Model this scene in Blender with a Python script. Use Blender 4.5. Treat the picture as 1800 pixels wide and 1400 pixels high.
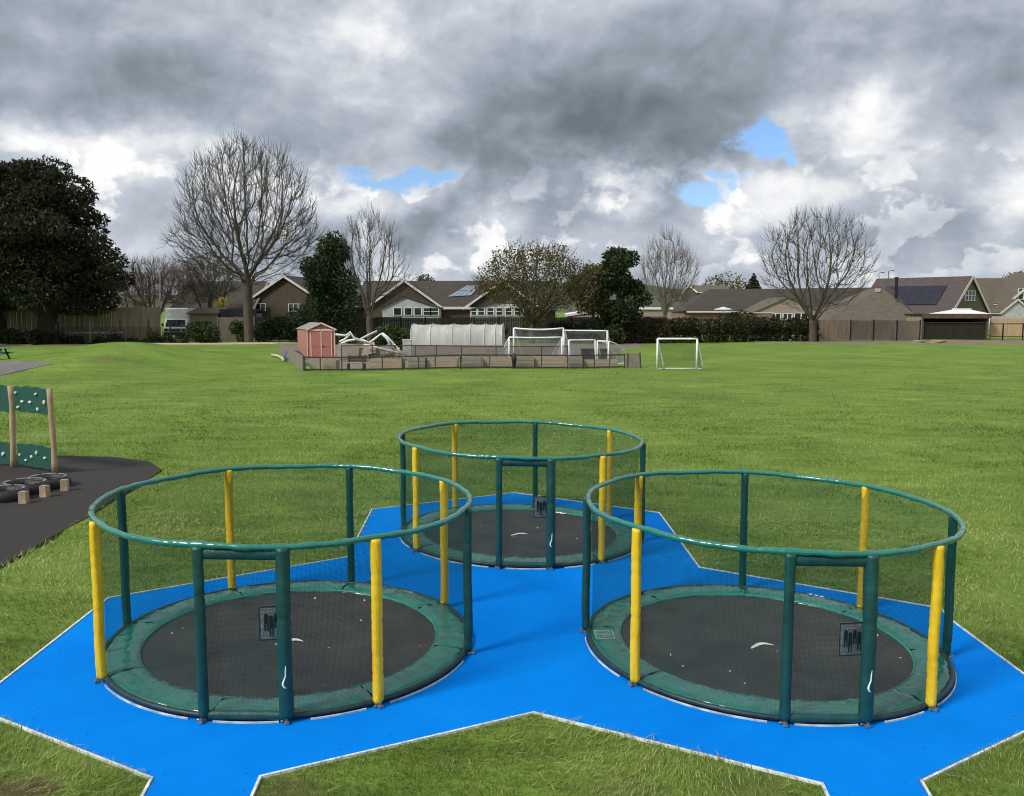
import bpy, math, random
import numpy as np
from mathutils import Vector, Matrix, kdtree

for o in list(bpy.data.objects):
    bpy.data.objects.remove(o)
SC = bpy.context.scene
COL = SC.collection
R = math.radians
rng = random.Random(7)
nrg = np.random.default_rng(11)

# ------------------------------------------------------------------ camera
FPX, PITCH, CAM_H = 1562.35, R(-5.982), 3.5856
cam_data = bpy.data.cameras.new('camera')
cam_data.sensor_width = 36
cam_data.lens = FPX / 1800 * 36
cam_data.clip_start = 0.1
cam_data.clip_end = 5000
cam = bpy.data.objects.new('camera', cam_data)
COL.objects.link(cam)
cam.location = (0, 0, CAM_H)
cam.rotation_euler = (R(90) + PITCH, 0, 0)
SC.camera = cam

CP, SP = math.cos(PITCH), math.sin(PITCH)


def ray(px, py):
    a, b = (px - 900) / FPX, (700 - py) / FPX
    return Vector((a, CP - b * SP, SP + b * CP))


def P(px, py, D):
    """the point that stands at distance D (metres in y) in the direction of a photo pixel"""
    d = ray(px, py)
    return Vector((0, 0, CAM_H)) + d * (D / d.y)


# ------------------------------------------------------------------ light
SUN_EL, SUN_AZ = 42, 232          # degrees; azimuth clockwise from +Y (behind and left of the camera)
EXPO = 1.15
sun_d = bpy.data.lights.new('sun', 'SUN')
sun_d.energy = 1.5
sun_d.angle = R(14)
sun_d.color = (1.0, 0.95, 0.87)
sun = bpy.data.objects.new('sun', sun_d)
COL.objects.link(sun)
sd = Vector((math.sin(R(SUN_AZ)) * math.cos(R(SUN_EL)), math.cos(R(SUN_AZ)) * math.cos(R(SUN_EL)), math.sin(R(SUN_EL))))
sun.rotation_euler = sd.to_track_quat('Z', 'Y').to_euler()
sun.location = (0, 0, 60)
SC.view_settings.view_transform = 'Standard'
SC.view_settings.look = 'None'
SC.view_settings.gamma = 1
SC.view_settings.use_curve_mapping = False
SC.view_settings.exposure = EXPO
SC.render.engine = 'CYCLES'
SC.cycles.max_bounces = 8
SC.cycles.transparent_max_bounces = 24
SC.cycles.use_denoising = True
SC.cycles.filter_width = 1.05


class NT:
    """small node helper"""
    def __init__(s, tree):
        s.t = tree
        s.t.nodes.clear()

    def n(s, typ, **kw):
        nd = s.t.nodes.new(typ)
        for k, v in kw.items():
            if k.startswith('i_'):
                nd.inputs[k[2:].replace('_', ' ')].default_value = v
            else:
                setattr(nd, k, v)
        return nd

    def l(s, a, b):
        s.t.links.new(a, b)

    def math(s, op, a, b=None, c=None, clamp=False):
        nd = s.t.nodes.new('ShaderNodeMath')
        nd.operation = op
        nd.use_clamp = clamp
        for i, v in enumerate((a, b, c)):
            if v is None:
                continue
            if isinstance(v, (int, float)):
                nd.inputs[i].default_value = v
            else:
                s.l(v, nd.inputs[i])
        return nd.outputs[0]

    def vmath(s, op, a, b=None):
        nd = s.t.nodes.new('ShaderNodeVectorMath')
        nd.operation = op
        for i, v in enumerate((a, b)):
            if v is None:
                continue
            if isinstance(v, (tuple, list)):
                nd.inputs[i].default_value = v
            else:
                s.l(v, nd.inputs[i])
        return nd.outputs['Value'] if op in ('LENGTH', 'DOT_PRODUCT') else nd.outputs[0]

    def noise(s, vec, scale, detail=4, rough=0.5, dist=0.0, lac=2.0):
        nd = s.t.nodes.new('ShaderNodeTexNoise')
        nd.inputs['Scale'].default_value = scale
        nd.inputs['Detail'].default_value = detail
        nd.inputs['Roughness'].default_value = rough
        nd.inputs['Distortion'].default_value = dist
        nd.inputs['Lacunarity'].default_value = lac
        if vec is not None:
            s.l(vec, nd.inputs['Vector'])
        return nd

    def maprange(s, v, a, b, c, d, smooth=False):
        nd = s.t.nodes.new('ShaderNodeMapRange')
        nd.interpolation_type = 'SMOOTHSTEP' if smooth else 'LINEAR'
        s.l(v, nd.inputs['Value'])
        for k, x in zip(('From Min', 'From Max', 'To Min', 'To Max'), (a, b, c, d)):
            nd.inputs[k].default_value = x
        return nd.outputs['Result']

    def mix(s, fac, a, b, blend='MIX'):
        nd = s.t.nodes.new('ShaderNodeMix')
        nd.data_type = 'RGBA'
        nd.blend_type = blend
        for key, v in ((0, fac), (6, a), (7, b)):
            if isinstance(v, (int, float)):
                nd.inputs[key].default_value = v
            elif isinstance(v, (tuple, list)):
                nd.inputs[key].default_value = (*v[:3], 1)
            else:
                s.l(v, nd.inputs[key])
        return nd.outputs[2]

    def ramp(s, fac, stops):
        nd = s.t.nodes.new('ShaderNodeValToRGB')
        el = nd.color_ramp.elements
        while len(el) < len(stops):
            el.new(0.5)
        for e, (p, c) in zip(el, stops):
            e.position = p
            e.color = (*c, 1)
        s.l(fac, nd.inputs[0])
        return nd.outputs[0]


# ------------------------------------------------------------------ sky: NISHITA blue behind layers of cloud
def make_world():
    w = bpy.data.worlds.new('World')
    SC.world = w
    w.use_nodes = True
    T = NT(w.node_tree)
    STR = 0.1
    K = 1.0 / STR / (2 ** EXPO)
    sky = T.n('ShaderNodeTexSky', sky_type='NISHITA', sun_disc=False)
    sky.sun_elevation = R(SUN_EL)
    sky.sun_rotation = R(SUN_AZ)
    sky.air_density = 1.0
    sky.dust_density = 0.6
    tc = T.n('ShaderNodeTexCoord').outputs['Generated']
    sep = T.n('ShaderNodeSeparateXYZ')
    T.l(tc, sep.inputs[0])
    x, y, z = sep.outputs
    az = T.math('ARCTAN2', x, y)
    el = T.math('ARCSINE', z)
    comb = T.n('ShaderNodeCombineXYZ')
    T.l(az, comb.inputs[0])
    T.l(el, comb.inputs[1])
    # cloud layer seen in perspective: the flatter the view, the tighter the pattern
    zz = T.math('ADD', T.math('MAXIMUM', z, 0.0), 0.22)
    plane = T.n('ShaderNodeCombineXYZ')
    T.l(T.math('DIVIDE', x, zz), plane.inputs[0])
    T.l(T.math('DIVIDE', y, zz), plane.inputs[1])
    warp = T.noise(plane.outputs[0], 1.7, 4, 0.55)
    wv = T.vmath('MULTIPLY', T.vmath('SUBTRACT', warp.outputs['Color'], (0.5, 0.5, 0.5)), (0.9, 0.9, 0.6))
    pl2 = T.vmath('ADD', plane.outputs[0], wv)
    big = T.noise(pl2, 0.9, 2, 0.45).outputs['Fac']
    mid = T.noise(T.vmath('MULTIPLY', tc, (1, 1, 1.5)), 4.2, 5, 0.52, 0.5).outputs['Fac']
    puff = T.noise(T.vmath('MULTIPLY', tc, (1, 1, 1.45)), 10.0, 7, 0.60, 0.25).outputs['Fac']
    # ragged outlines for the named cloud masses
    w2 = T.noise(T.vmath('MULTIPLY', tc, (1, 1, 1.4)), 7.0, 6, 0.6)
    wob = T.vmath('MULTIPLY', T.vmath('SUBTRACT', w2.outputs['Color'], (0.5, 0.5, 0.5)), (0.17, 0.11, 0))
    ae = T.vmath('ADD', comb.outputs[0], wob)

    def blob(px, py, rx, ry):
        d = ray(px, py).normalized()
        a, e = math.atan2(d.x, d.y), math.asin(d.z)
        q = T.vmath('MULTIPLY', T.vmath('SUBTRACT', ae, (a, e, 0)), (FPX / rx, FPX / ry, 0))
        ln = T.vmath('LENGTH', q)
        return T.maprange(ln, 0.0, 1.7, 1.0, 0.0, True)

    val = T.math('MULTIPLY_ADD', T.math('SUBTRACT', big, 0.5), 0.26, 0.685)
    val = T.math('MULTIPLY_ADD', T.math('SUBTRACT', mid, 0.5), 0.42, val)
    val = T.math('MULTIPLY_ADD', T.math('SUBTRACT', puff, 0.5), 0.40, val)

    def relief(scale, detail, rough, off, gain, v, dist=0.3, sq=1.35):
        # billows: brighter where the cloud rises towards the light, darker on the far side
        p = T.vmath('MULTIPLY', tc, (1, 1, sq))
        a = T.noise(p, scale, detail, rough, dist).outputs['Fac']
        b = T.noise(T.vmath('ADD', p, off), scale, detail, rough, dist).outputs['Fac']
        return T.math('MULTIPLY_ADD', T.math('SUBTRACT', a, b), gain, v)
    val = relief(3.6, 7, 0.52, (-.020, 0, .050), 0.62, val)
    val = relief(9.5, 6, 0.55, (-.010, 0, .022), 0.66, val)
    low = T.maprange(el, 0.02, 0.20, -0.05, 0.0, True)
    val = T.math('ADD', val, low)
    p2 = T.noise(T.vmath('MULTIPLY', tc, (1, 1, 1.25)), 12.0, 7, 0.55, 0.15).outputs['Fac']
    crisp = T.math('SUBTRACT', T.maprange(p2, 0.49, 0.545, 0, 1, True), 0.42)
    lowm = T.math('MULTIPLY', T.maprange(el, 0.20, 0.10, 0, 1, True), T.maprange(el, 0.0, 0.05, 0, 1, True))
    val = T.math('MULTIPLY_ADD', T.math('MULTIPLY', crisp, lowm), 0.22, val)
    DARK = [(1090, 160, 320, 140, -.34), (1080, 240, 260, 75, -.30), (110, 110, 200, 90, -.24), (330, 140, 170, 60, -.16),
            (590, 240, 130, 70, -.16), (1720, 150, 150, 120, -.18), (1640, 400, 150, 45, -.16), (755, 390, 60, 42, -.22),
            (330, 360, 120, 60, -.10), (1440, 60, 190, 80, -.14), (1220, 390, 90, 40, -.06)]
    LITE = [(560, 130, 110, 90, .10), (250, 330, 170, 60, .06), (880, 60, 90, 60, .05), (1600, 280, 120, 60, .06), (235, 245, 120, 40, .22), (50, 235, 110, 36, .18), (610, 55, 55, 45, .22), (705, 225, 55, 60, .14),
            (480, 340, 70, 60, .16), (620, 340, 100, 34, .24), (860, 385, 70, 30, .26), (1100, 352, 75, 22, .30),
            (1390, 330, 100, 34, .30), (1310, 395, 80, 50, .28), (1530, 230, 60, 44, .22), (1550, 150, 60, 50, .16),
            (1785, 375, 50, 50, .36), (930, 430, 160, 26, .10)]
    for px, py, rx, ry, s in DARK + LITE:
        val = T.math('MULTIPLY_ADD', blob(px, py, rx, ry), s, val)
    cloud = T.ramp(val, [(0.08, (.150, .190, .224)), (0.30, (.235, .282, .330)), (0.50, (.375, .425, .495)),
                         (0.68, (.545, .590, .665)), (0.84, (.80, .82, .85)), (0.97, (1.0, 1.0, 1.0))])
    cl = T.mix(1.0, cloud, (K, K, K), 'MULTIPLY')
    # gaps
    gap = None
    for px, py, rx, ry, s in [(1228, 362, 54, 28, 1.0), (1335, 264, 42, 44, 1.0), (1392, 288, 30, 20, .9), (700, 306, 120, 20, .95), (1290, 330, 40, 16, .7),
                              (60, 30, 10, 10, 0.0)]:
        g = T.math('MULTIPLY', blob(px, py, rx, ry), s)
        gap = g if gap is None else T.math('MAXIMUM', gap, g)
    gap = T.math('ADD', gap, T.math('MULTIPLY', T.math('SUBTRACT', puff, 0.5), 1.5))
    gap = T.math('ADD', gap, T.math('MULTIPLY', T.math('SUBTRACT', p2, 0.5), 1.7))
    gap = T.maprange(gap, 0.42, 0.92, 0.0, 1.0, True)
    # elsewhere (outside the frame) the same broken cover with the odd blue gap
    other = T.maprange(T.math('ADD', mid, T.math('MULTIPLY', big, 0.6)), 0.46, 0.54, 1.0, 0.0, True)
    gap = T.math('MAXIMUM', gap, T.math('MULTIPLY', other, 0.6))
    blue = T.mix(1.0, sky.outputs[0], (0.44, 0.54, 0.70), 'MULTIPLY')
    colr = T.mix(gap, cl, blue)
    # below the horizon: the ground hides it
    bg = T.n('ShaderNodeBackground', i_Strength=STR)
    T.l(colr, bg.inputs['Color'])
    out = T.n('ShaderNodeOutputWorld')
    T.l(bg.outputs[0], out.inputs['Surface'])


make_world()

# ------------------------------------------------------------------ materials
MATS = {}


def mat(name, col, rough=0.7, var=0.15, scale=6.0, bump=0.0, bscale=None, metal=0.0, spec=0.4, col2=None, stretch=None, transl=0.0,
        detail=5, coat=0.0):
    if name in MATS:
        return MATS[name]
    m = bpy.data.materials.new(name)
    m.use_nodes = True
    T = NT(m.node_tree)
    b = T.n('ShaderNodeBsdfPrincipled')
    b.inputs['Roughness'].default_value = rough
    b.inputs['Metallic'].default_value = metal
    b.inputs['Specular IOR Level'].default_value = spec
    b.inputs['Coat Weight'].default_value = coat
    b.inputs['Coat Roughness'].default_value = 0.16
    tc = T.n('ShaderNodeTexCoord').outputs['Object']
    if stretch:
        tc = T.vmath('MULTIPLY', tc, stretch)
    nz = T.noise(tc, scale, detail, 0.6)
    c2 = col2 if col2 else tuple(min(1, c * (1 + var * 2)) for c in col)
    c1 = tuple(c * (1 - var) for c in col) if not col2 else col
    f = T.maprange(nz.outputs['Fac'], 0.3, 0.7, 0, 1)
    T.l(T.mix(f, c1, c2), b.inputs['Base Color'])
    if bump:
        bn = T.noise(tc, bscale or scale * 4, 6, 0.6)
        bp = T.n('ShaderNodeBump')
        bp.inputs['Strength'].default_value = bump
        bp.inputs['Distance'].default_value = 0.02
        T.l(bn.outputs['Fac'], bp.inputs['Height'])
        T.l(bp.outputs[0], b.inputs['Normal'])
    out = T.n('ShaderNodeOutputMaterial')
    if transl:
        tr = T.n('ShaderNodeBsdfTranslucent')
        T.l(T.mix(f, c1, c2), tr.inputs['Color'])
        ms = T.n('ShaderNodeMixShader')
        ms.inputs[0].default_value = transl
        T.l(b.outputs[0], ms.inputs[1])
        T.l(tr.outputs[0], ms.inputs[2])
        T.l(ms.outputs[0], out.inputs[0])
    else:
        T.l(b.outputs[0], out.inputs[0])
    MATS[name] = m
    return m


def net_mat(name, col, cell, thread, base, line=0.6):
    m = bpy.data.materials.new(name)
    m.use_nodes = True
    T = NT(m.node_tree)
    uv = T.n('ShaderNodeUVMap').outputs[0]
    sep = T.n('ShaderNodeSeparateXYZ')
    T.l(uv, sep.inputs[0])
    fac = None
    for k in (0, 1):
        fr = T.math('FRACT', T.math('DIVIDE', sep.outputs[k], cell))
        a = T.math('LESS_THAN', fr, thread)
        fac = a if fac is None else T.math('MAXIMUM', fac, a)
    nz = T.noise(uv, 1.3, 3, 0.5).outputs['Fac']
    f = T.math('ADD', T.math('MULTIPLY', fac, line), T.math('MULTIPLY', nz, base * 2))
    b = T.n('ShaderNodeBsdfDiffuse')
    b.inputs['Color'].default_value = (*col, 1)
    t = T.n('ShaderNodeBsdfTransparent')
    ms = T.n('ShaderNodeMixShader')
    T.l(f, ms.inputs[0])
    T.l(t.outputs[0], ms.inputs[1])
    T.l(b.outputs[0], ms.inputs[2])
    out = T.n('ShaderNodeOutputMaterial')
    T.l(ms.outputs[0], out.inputs[0])
    MATS[name] = m
    return m


def leaf_mat(name, c1, c2, c3=None, transl=0.25):
    """foliage: colour differs from leaf to leaf (attribute tone) and from clump to clump"""
    m = bpy.data.materials.new(name)
    m.use_nodes = True
    T = NT(m.node_tree)
    at = T.n('ShaderNodeAttribute', attribute_name='tone').outputs['Fac']
    tc = T.n('ShaderNodeTexCoord').outputs['Object']
    nz = T.noise(tc, 0.5, 3, 0.5).outputs['Fac']
    f = T.math('ADD', T.math('MULTIPLY', at, 0.6), T.math('MULTIPLY', T.math('SUBTRACT', nz, 0.3), 1.0), clamp=True)
    stops = [(0.1, c1), (0.6, c2), (0.95, c3 or tuple(x * 1.4 for x in c2))]
    c = T.ramp(f, stops)
    b = T.n('ShaderNodeBsdfPrincipled', i_Roughness=0.6)
    b.inputs['Specular IOR Level'].default_value = 0.25
    T.l(c, b.inputs['Base Color'])
    tr = T.n('ShaderNodeBsdfTranslucent')
    T.l(c, tr.inputs['Color'])
    ms = T.n('ShaderNodeMixShader')
    ms.inputs[0].default_value = transl
    T.l(b.outputs[0], ms.inputs[1])
    T.l(tr.outputs[0], ms.inputs[2])
    out = T.n('ShaderNodeOutputMaterial')
    T.l(ms.outputs[0], out.inputs[0])
    MATS[name] = m
    return m


# ------------------------------------------------------------------ mesh helpers
ORG = {}


def tag(o, label=None, cat=None, group=None, kind=None):
    if label:
        o['label'] = label
    if cat:
        o['category'] = cat
    if group:
        o['group'] = group
    if kind:
        o['kind'] = kind
    return o


def thing(name, loc, label, cat, group=None):
    o = bpy.data.objects.new(name, None)
    COL.objects.link(o)
    o.empty_display_size = 0.2
    o.location = loc
    ORG[o.name] = Vector(loc)
    return tag(o, label, cat, group)


class MB:
    def __init__(s):
        s.v, s.f, s.smooth = [], [], False

    def add(s, vs, fs):
        k = len(s.v)
        s.v.extend(tuple(v) for v in vs)
        s.f.extend(tuple(i + k for i in f) for f in fs)
        return s

    def box(s, c, size, rz=0.0, rx=0.0):
        hx, hy, hz = size[0] / 2, size[1] / 2, size[2] / 2
        M = Matrix.Rotation(rz, 3, 'Z') @ Matrix.Rotation(rx, 3, 'X')
        c = Vector(c)
        vs = [c + M @ Vector((a * hx, b * hy, d * hz)) for d in (-1, 1) for b in (-1, 1) for a in (-1, 1)]
        return s.add(vs, [(0, 2, 3, 1), (4, 5, 7, 6), (0, 1, 5, 4), (2, 6, 7, 3), (0, 4, 6, 2), (1, 3, 7, 5)])

    def bar(s, a, b, w, h, up=(0, 0, 1)):
        """square bar from a to b: w across, h along up"""
        a, b = Vector(a), Vector(b)
        d = (b - a).normalized()
        u = Vector(up)
        sx = d.cross(u)
        if sx.length < 1e-4:
            sx = d.cross(Vector((1, 0, 0)))
        sx.normalize()
        u = sx.cross(d).normalized()
        vs = [p + sx * (i * w / 2) + u * (j * h / 2) for p in (a, b) for j in (-1, 1) for i in (-1, 1)]
        return s.add(vs, [(0, 2, 3, 1), (4, 5, 7, 6), (0, 1, 5, 4), (2, 6, 7, 3), (0, 4, 6, 2), (1, 3, 7, 5)])

    def tube(s, pts, r, n=8, closed=False, cap=True):
        pts = [Vector(p) for p in pts]
        rs = r if isinstance(r, (list, tuple)) else [r] * len(pts)
        m = len(pts)
        vs = []
        ref = None
        for i, p in enumerate(pts):
            if closed:
                d = pts[(i + 1) % m] - pts[i - 1]
            else:
                d = pts[min(i + 1, m - 1)] - pts[max(i - 1, 0)]
            d.normalize()
            if ref is None:
                ref = Vector((0, 0, 1)) if abs(d.z) < 0.9 else Vector((1, 0, 0))
            a = d.cross(ref).normalized()
            b = a.cross(d).normalized()
            ref = b
            vs += [p + (a * math.cos(t) + b * math.sin(t)) * rs[i] for t in (2 * math.pi * k / n for k in range(n))]
        fs = []
        for i in range(m if closed else m - 1):
            j = (i + 1) % m
            for k in range(n):
                l = (k + 1) % n
                fs.append((i * n + k, i * n + l, j * n + l, j * n + k))
        if cap and not closed:
            fs.append(tuple(range(n))[::-1])
            fs.append(tuple((m - 1) * n + k for k in range(n)))
        return s.add(vs, fs)

    def poly(s, pts):
        return s.add(pts, [tuple(range(len(pts)))])

    def prism(s, pts, z0, z1):
        n = len(pts)
        vs = [(p[0], p[1], z0) for p in pts] + [(p[0], p[1], z1) for p in pts]
        return s.add(vs, [tuple(range(n))[::-1], tuple(range(n, 2 * n))] + [(i, (i + 1) % n, n + (i + 1) % n, n + i) for i in range(n)])

    def slab(s, quad, th):
        """a quad given as four points, given thickness along its normal (downwards)"""
        q = [Vector(p) for p in quad]
        nrm = (q[1] - q[0]).cross(q[3] - q[0]).normalized()
        if nrm.z < 0:
            q.reverse()
            nrm = -nrm
        vs = q + [p - nrm * th for p in q]
        return s.add(vs, [(0, 1, 2, 3), (7, 6, 5, 4)] + [(i, i + 4, (i + 1) % 4 + 4, (i + 1) % 4) for i in range(4)])

    def ball(s, c, rad, nu=10, nv=6, M=None):
        c = Vector(c)
        rad = rad if isinstance(rad, (tuple, list)) else (rad,) * 3
        vs, fs = [], []
        for j in range(nv + 1):
            t = math.pi * j / nv
            for i in range(nu):
                a = 2 * math.pi * i / nu
                p = Vector((math.sin(t) * math.cos(a) * rad[0], math.sin(t) * math.sin(a) * rad[1], math.cos(t) * rad[2]))
                vs.append(c + (M @ p if M else p))
        for j in range(nv):
            for i in range(nu):
                fs.append((j * nu + i, (j + 1) * nu + i, (j + 1) * nu + (i + 1) % nu, j * nu + (i + 1) % nu))
        return s.add(vs, fs)

    def mesh(s, name, m, off=(0, 0, 0), smooth=None):
        me = bpy.data.meshes.new(name)
        ox, oy, oz = off
        me.from_pydata([(a - ox, b - oy, c - oz) for a, b, c in s.v], [], s.f)
        me.materials.append(m)
        if s.smooth if smooth is None else smooth:
            me.polygons.foreach_set('use_smooth', [True] * len(me.polygons))
        me.update()
        return me

    def part(s, name, m, parent, smooth=None):
        """vertices are in world space; the object takes its parent's origin"""
        org = ORG[parent.name]
        o = bpy.data.objects.new(name, s.mesh(name, m, org, smooth))
        COL.objects.link(o)
        o.parent = parent
        ORG[o.name] = org
        return o

    def top(s, name, m, org=(0, 0, 0), smooth=None):
        o = bpy.data.objects.new(name, s.mesh(name, m, org, smooth))
        COL.objects.link(o)
        o.location = org
        ORG[o.name] = Vector(org)
        return o


def inst(name, me, parent, loc=(0, 0, 0), rz=0.0):
    o = bpy.data.objects.new(name, me)
    COL.objects.link(o)
    o.parent = parent
    o.location = loc
    o.rotation_euler = (0, 0, rz)
    ORG[o.name] = ORG.get(parent.name, Vector()) if parent else Vector()
    return o


def kids(o):
    return [c for c in bpy.data.objects if c.parent == o]


def copy_tree(o, parent=None):
    c = o.copy()
    COL.objects.link(c)
    c.parent = parent
    for ch in kids(o):
        copy_tree(ch, c)
    return c


def shade_fn(o, f):
    me = o.data
    me.polygons.foreach_set('use_smooth', [f] * len(me.polygons))


# ------------------------------------------------------------------ terrain
TILT = 0.020441
MOUND = Vector((-24.3, 55.5, 0))


def sstep(a, b, x):
    t = np.clip((x - a) / (b - a), 0, 1)
    return t * t * (3 - 2 * t)


def hgt(x, y):
    x = np.asarray(x, float)
    y = np.asarray(y, float)
    w = 1 - sstep(15, 34, y)
    z = -TILT * np.clip(x, -12, 12) * w
    q = ((x - MOUND.x) / 4.3) ** 2 + ((y - MOUND.y) / 5.2) ** 2
    z = z + 1.32 * np.exp(-q * 0.72)
    q = ((x + 36) / 9) ** 2 + ((y - 66) / 7) ** 2
    z = z + 0.25 * np.exp(-q)
    und = 0.05 * np.sin(x * 0.21 + 1.3) * np.sin(y * 0.17 + .4) + 0.025 * np.sin(x * 0.53 + y * 0.31)
    z = z + und * sstep(20, 36, y)
    return z


def H(x, y):
    return float(hgt(x, y))


def G(px, py, dz=0.0):
    """the terrain point seen at a photo pixel"""
    d = ray(px, py)
    lo, hi = 2.0, 200.0
    for k in range(60):
        t = (lo + hi) / 2
        q = Vector((0, 0, CAM_H)) + d * t
        if q.z > H(q.x, q.y) + dz:
            lo = t
        else:
            hi = t
    return Vector((q.x, q.y, H(q.x, q.y)))


def in_poly(x, y, poly):
    ins = np.zeros(x.shape, bool)
    n = len(poly)
    for i in range(n):
        x0, y0 = poly[i][:2]
        x1, y1 = poly[(i + 1) % n][:2]
        c = ((y0 > y) != (y1 > y)) & (x < (x1 - x0) * (y - y0) / (y1 - y0 + 1e-12) + x0)
        ins ^= c
    return ins


PADPX = [(192, 1052), (0, 1203), (-48, 1240), (0, 1262), (270, 1368), (205, 1490), (400, 1490), (455, 1365), (938, 1252), (1448, 1378),
         (1500, 1490), (1685, 1490), (1617, 1373), (1800, 1285), (1855, 1228), (1672, 1092), (1652, 1070), (1228, 998), (1158, 902),
         (905, 867), (655, 896), (612, 980)]
PAD = [G(*q) for q in PADPX]
RUBPX = [(-260, 770), (0, 797), (105, 801), (200, 803), (262, 811), (284, 825), (255, 846), (200, 876), (155, 908), (100, 938), (50, 966), (0, 994),
         (-60, 1030), (-400, 1030)]
RUB = [G(*q) for q in RUBPX]


def field_mat():
    m = bpy.data.materials.new('turf')
    m.use_nodes = True
    T = NT(m.node_tree)
    tc = T.n('ShaderNodeNewGeometry').outputs['Position']
    n1 = T.noise(tc, 0.22, 4, 0.6).outputs['Fac']
    n2 = T.noise(T.vmath('MULTIPLY', tc, (0.5, 1.6, 1)), 0.9, 5, 0.65, 0.6).outputs['Fac']
    n3 = T.noise(tc, 9.0, 5, 0.7).outputs['Fac']
    n4 = T.noise(tc, 55.0, 3, 0.7).outputs['Fac']
    v = T.math('ADD', T.math('MULTIPLY', n1, 0.45), T.math('MULTIPLY', n2, 0.55))
    v = T.math('ADD', v, T.math('MULTIPLY', T.math('SUBTRACT', n3, 0.5), 0.55))
    v = T.math('ADD', v, T.math('MULTIPLY', T.math('SUBTRACT', n4, 0.5), 0.7))
    c = T.ramp(v, [(0.18, (.066, .102, .018)), (0.42, (.122, .212, .033)), (0.62, (.205, .308, .053)), (0.85, (.37, .43, .12))])
    # worn, muddy spots
    mud = T.noise(tc, 0.55, 5, 0.7, 0.5).outputs['Fac']
    mm = T.maprange(mud, 0.66, 0.76, 0, 0.75, True)
    for (bx, by, r, s) in MUD:
        d = T.vmath('LENGTH', T.vmath('MULTIPLY', T.vmath('SUBTRACT', tc, (bx, by, 0)), (1 / r, 1 / r, 0)))
        d = T.math('ADD', d, T.math('MULTIPLY', T.math('SUBTRACT', n3, 0.5), 1.6))
        mm = T.math('MAXIMUM', mm, T.math('MULTIPLY', T.maprange(d, 0.5, 1.2, 1, 0, True), s))
    c = T.mix(mm, c, T.mix(n3, (.075, .055, .030), (.16, .115, .065)))
    b = T.n('ShaderNodeBsdfPrincipled', i_Roughness=0.85)
    b.inputs['Specular IOR Level'].default_value = 0.15
    T.l(c, b.inputs['Base Color'])
    bp = T.n('ShaderNodeBump')
    bp.inputs['Strength'].default_value = 0.9
    bp.inputs['Distance'].default_value = 0.05
    T.l(T.math('ADD', T.math('ADD', n3, T.math('MULTIPLY', n2, 1.5)), T.math('MULTIPLY', n4, .6)), bp.inputs['Height'])
    T.l(bp.outputs[0], b.inputs['Normal'])
    out = T.n('ShaderNodeOutputMaterial')
    T.l(b.outputs[0], out.inputs[0])
    return m


_m1, _m2, _m3, _m4 = G(40, 1392), G(500, 1392), G(1330, 1394), G(185, 633)
_m5 = G(1100, 1397)
MUD = [(_m1.x, _m1.y, 0.32, .9), (_m2.x, _m2.y, 0.30, .55), (_m3.x, _m3.y, 0.4, .35), (_m4.x, _m4.y, 1.3, .40), (_m5.x, _m5.y, 0.4, .4)]
TURF = field_mat()


def build_field():
    xs = np.unique(np.concatenate([np.linspace(-900, -70, 14), np.linspace(-70, -16, 68), np.linspace(-16, 16, 110), np.linspace(16, 70, 40),
                                   np.linspace(70, 900, 14)]))
    ys = np.unique(np.concatenate([np.linspace(-300, 0, 8), np.linspace(0, 22, 60), np.linspace(22, 50, 40), np.linspace(50, 75, 50),
                                   np.linspace(75, 110, 20), np.linspace(110, 1500, 14)]))
    X, Y = np.meshgrid(xs, ys)
    Z = hgt(X, Y) - 0.008 * (Y < 30) - 0.004
    Z = Z - 0.05 * in_poly(X, Y, [(q.x, q.y) for q in RUB])
    nx, ny = len(xs), len(ys)
    v = np.stack([X.ravel(), Y.ravel(), Z.ravel()], 1)
    i = np.arange(nx * ny).reshape(ny, nx)
    f = np.stack([i[:-1, :-1].ravel(), i[:-1, 1:].ravel(), i[1:, 1:].ravel(), i[1:, :-1].ravel()], 1)
    me = bpy.data.meshes.new('field')
    me.from_pydata(v.tolist(), [], f.tolist())
    me.materials.append(TURF)
    me.polygons.foreach_set('use_smooth', [True] * len(me.polygons))
    o = bpy.data.objects.new('field', me)
    COL.objects.link(o)
    tag(o, 'mown green school field running back to the fences', None, None, 'structure')


build_field()


def sheet(name, poly, z0, m, label, grid=None):
    """flat piece of ground following the slope: its top z0 above the terrain, with a skirt"""
    from mathutils.geometry import tessellate_polygon
    mb = MB()
    tri = tessellate_polygon([[Vector((p[0], p[1], 0)) for p in poly]])
    vs = [(p[0], p[1], H(p[0], p[1]) + z0) for p in poly]
    n = len(vs)
    mb.add(vs, [])
    up = []
    for t in tri:
        a, b, c = (Vector(vs[k]) for k in t)
        up.append(tuple(t) if (b - a).cross(c - a).z > 0 else tuple(reversed(t)))
    mb.f += up
    k = len(mb.v)
    mb.v += [(x, y, z - 0.08) for x, y, z in vs]
    mb.f += [(i, (i + 1) % n, k + (i + 1) % n, k + i) for i in range(n)]
    o = mb.top(name, m)
    tag(o, label, None, None, 'structure')
    return o


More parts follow.
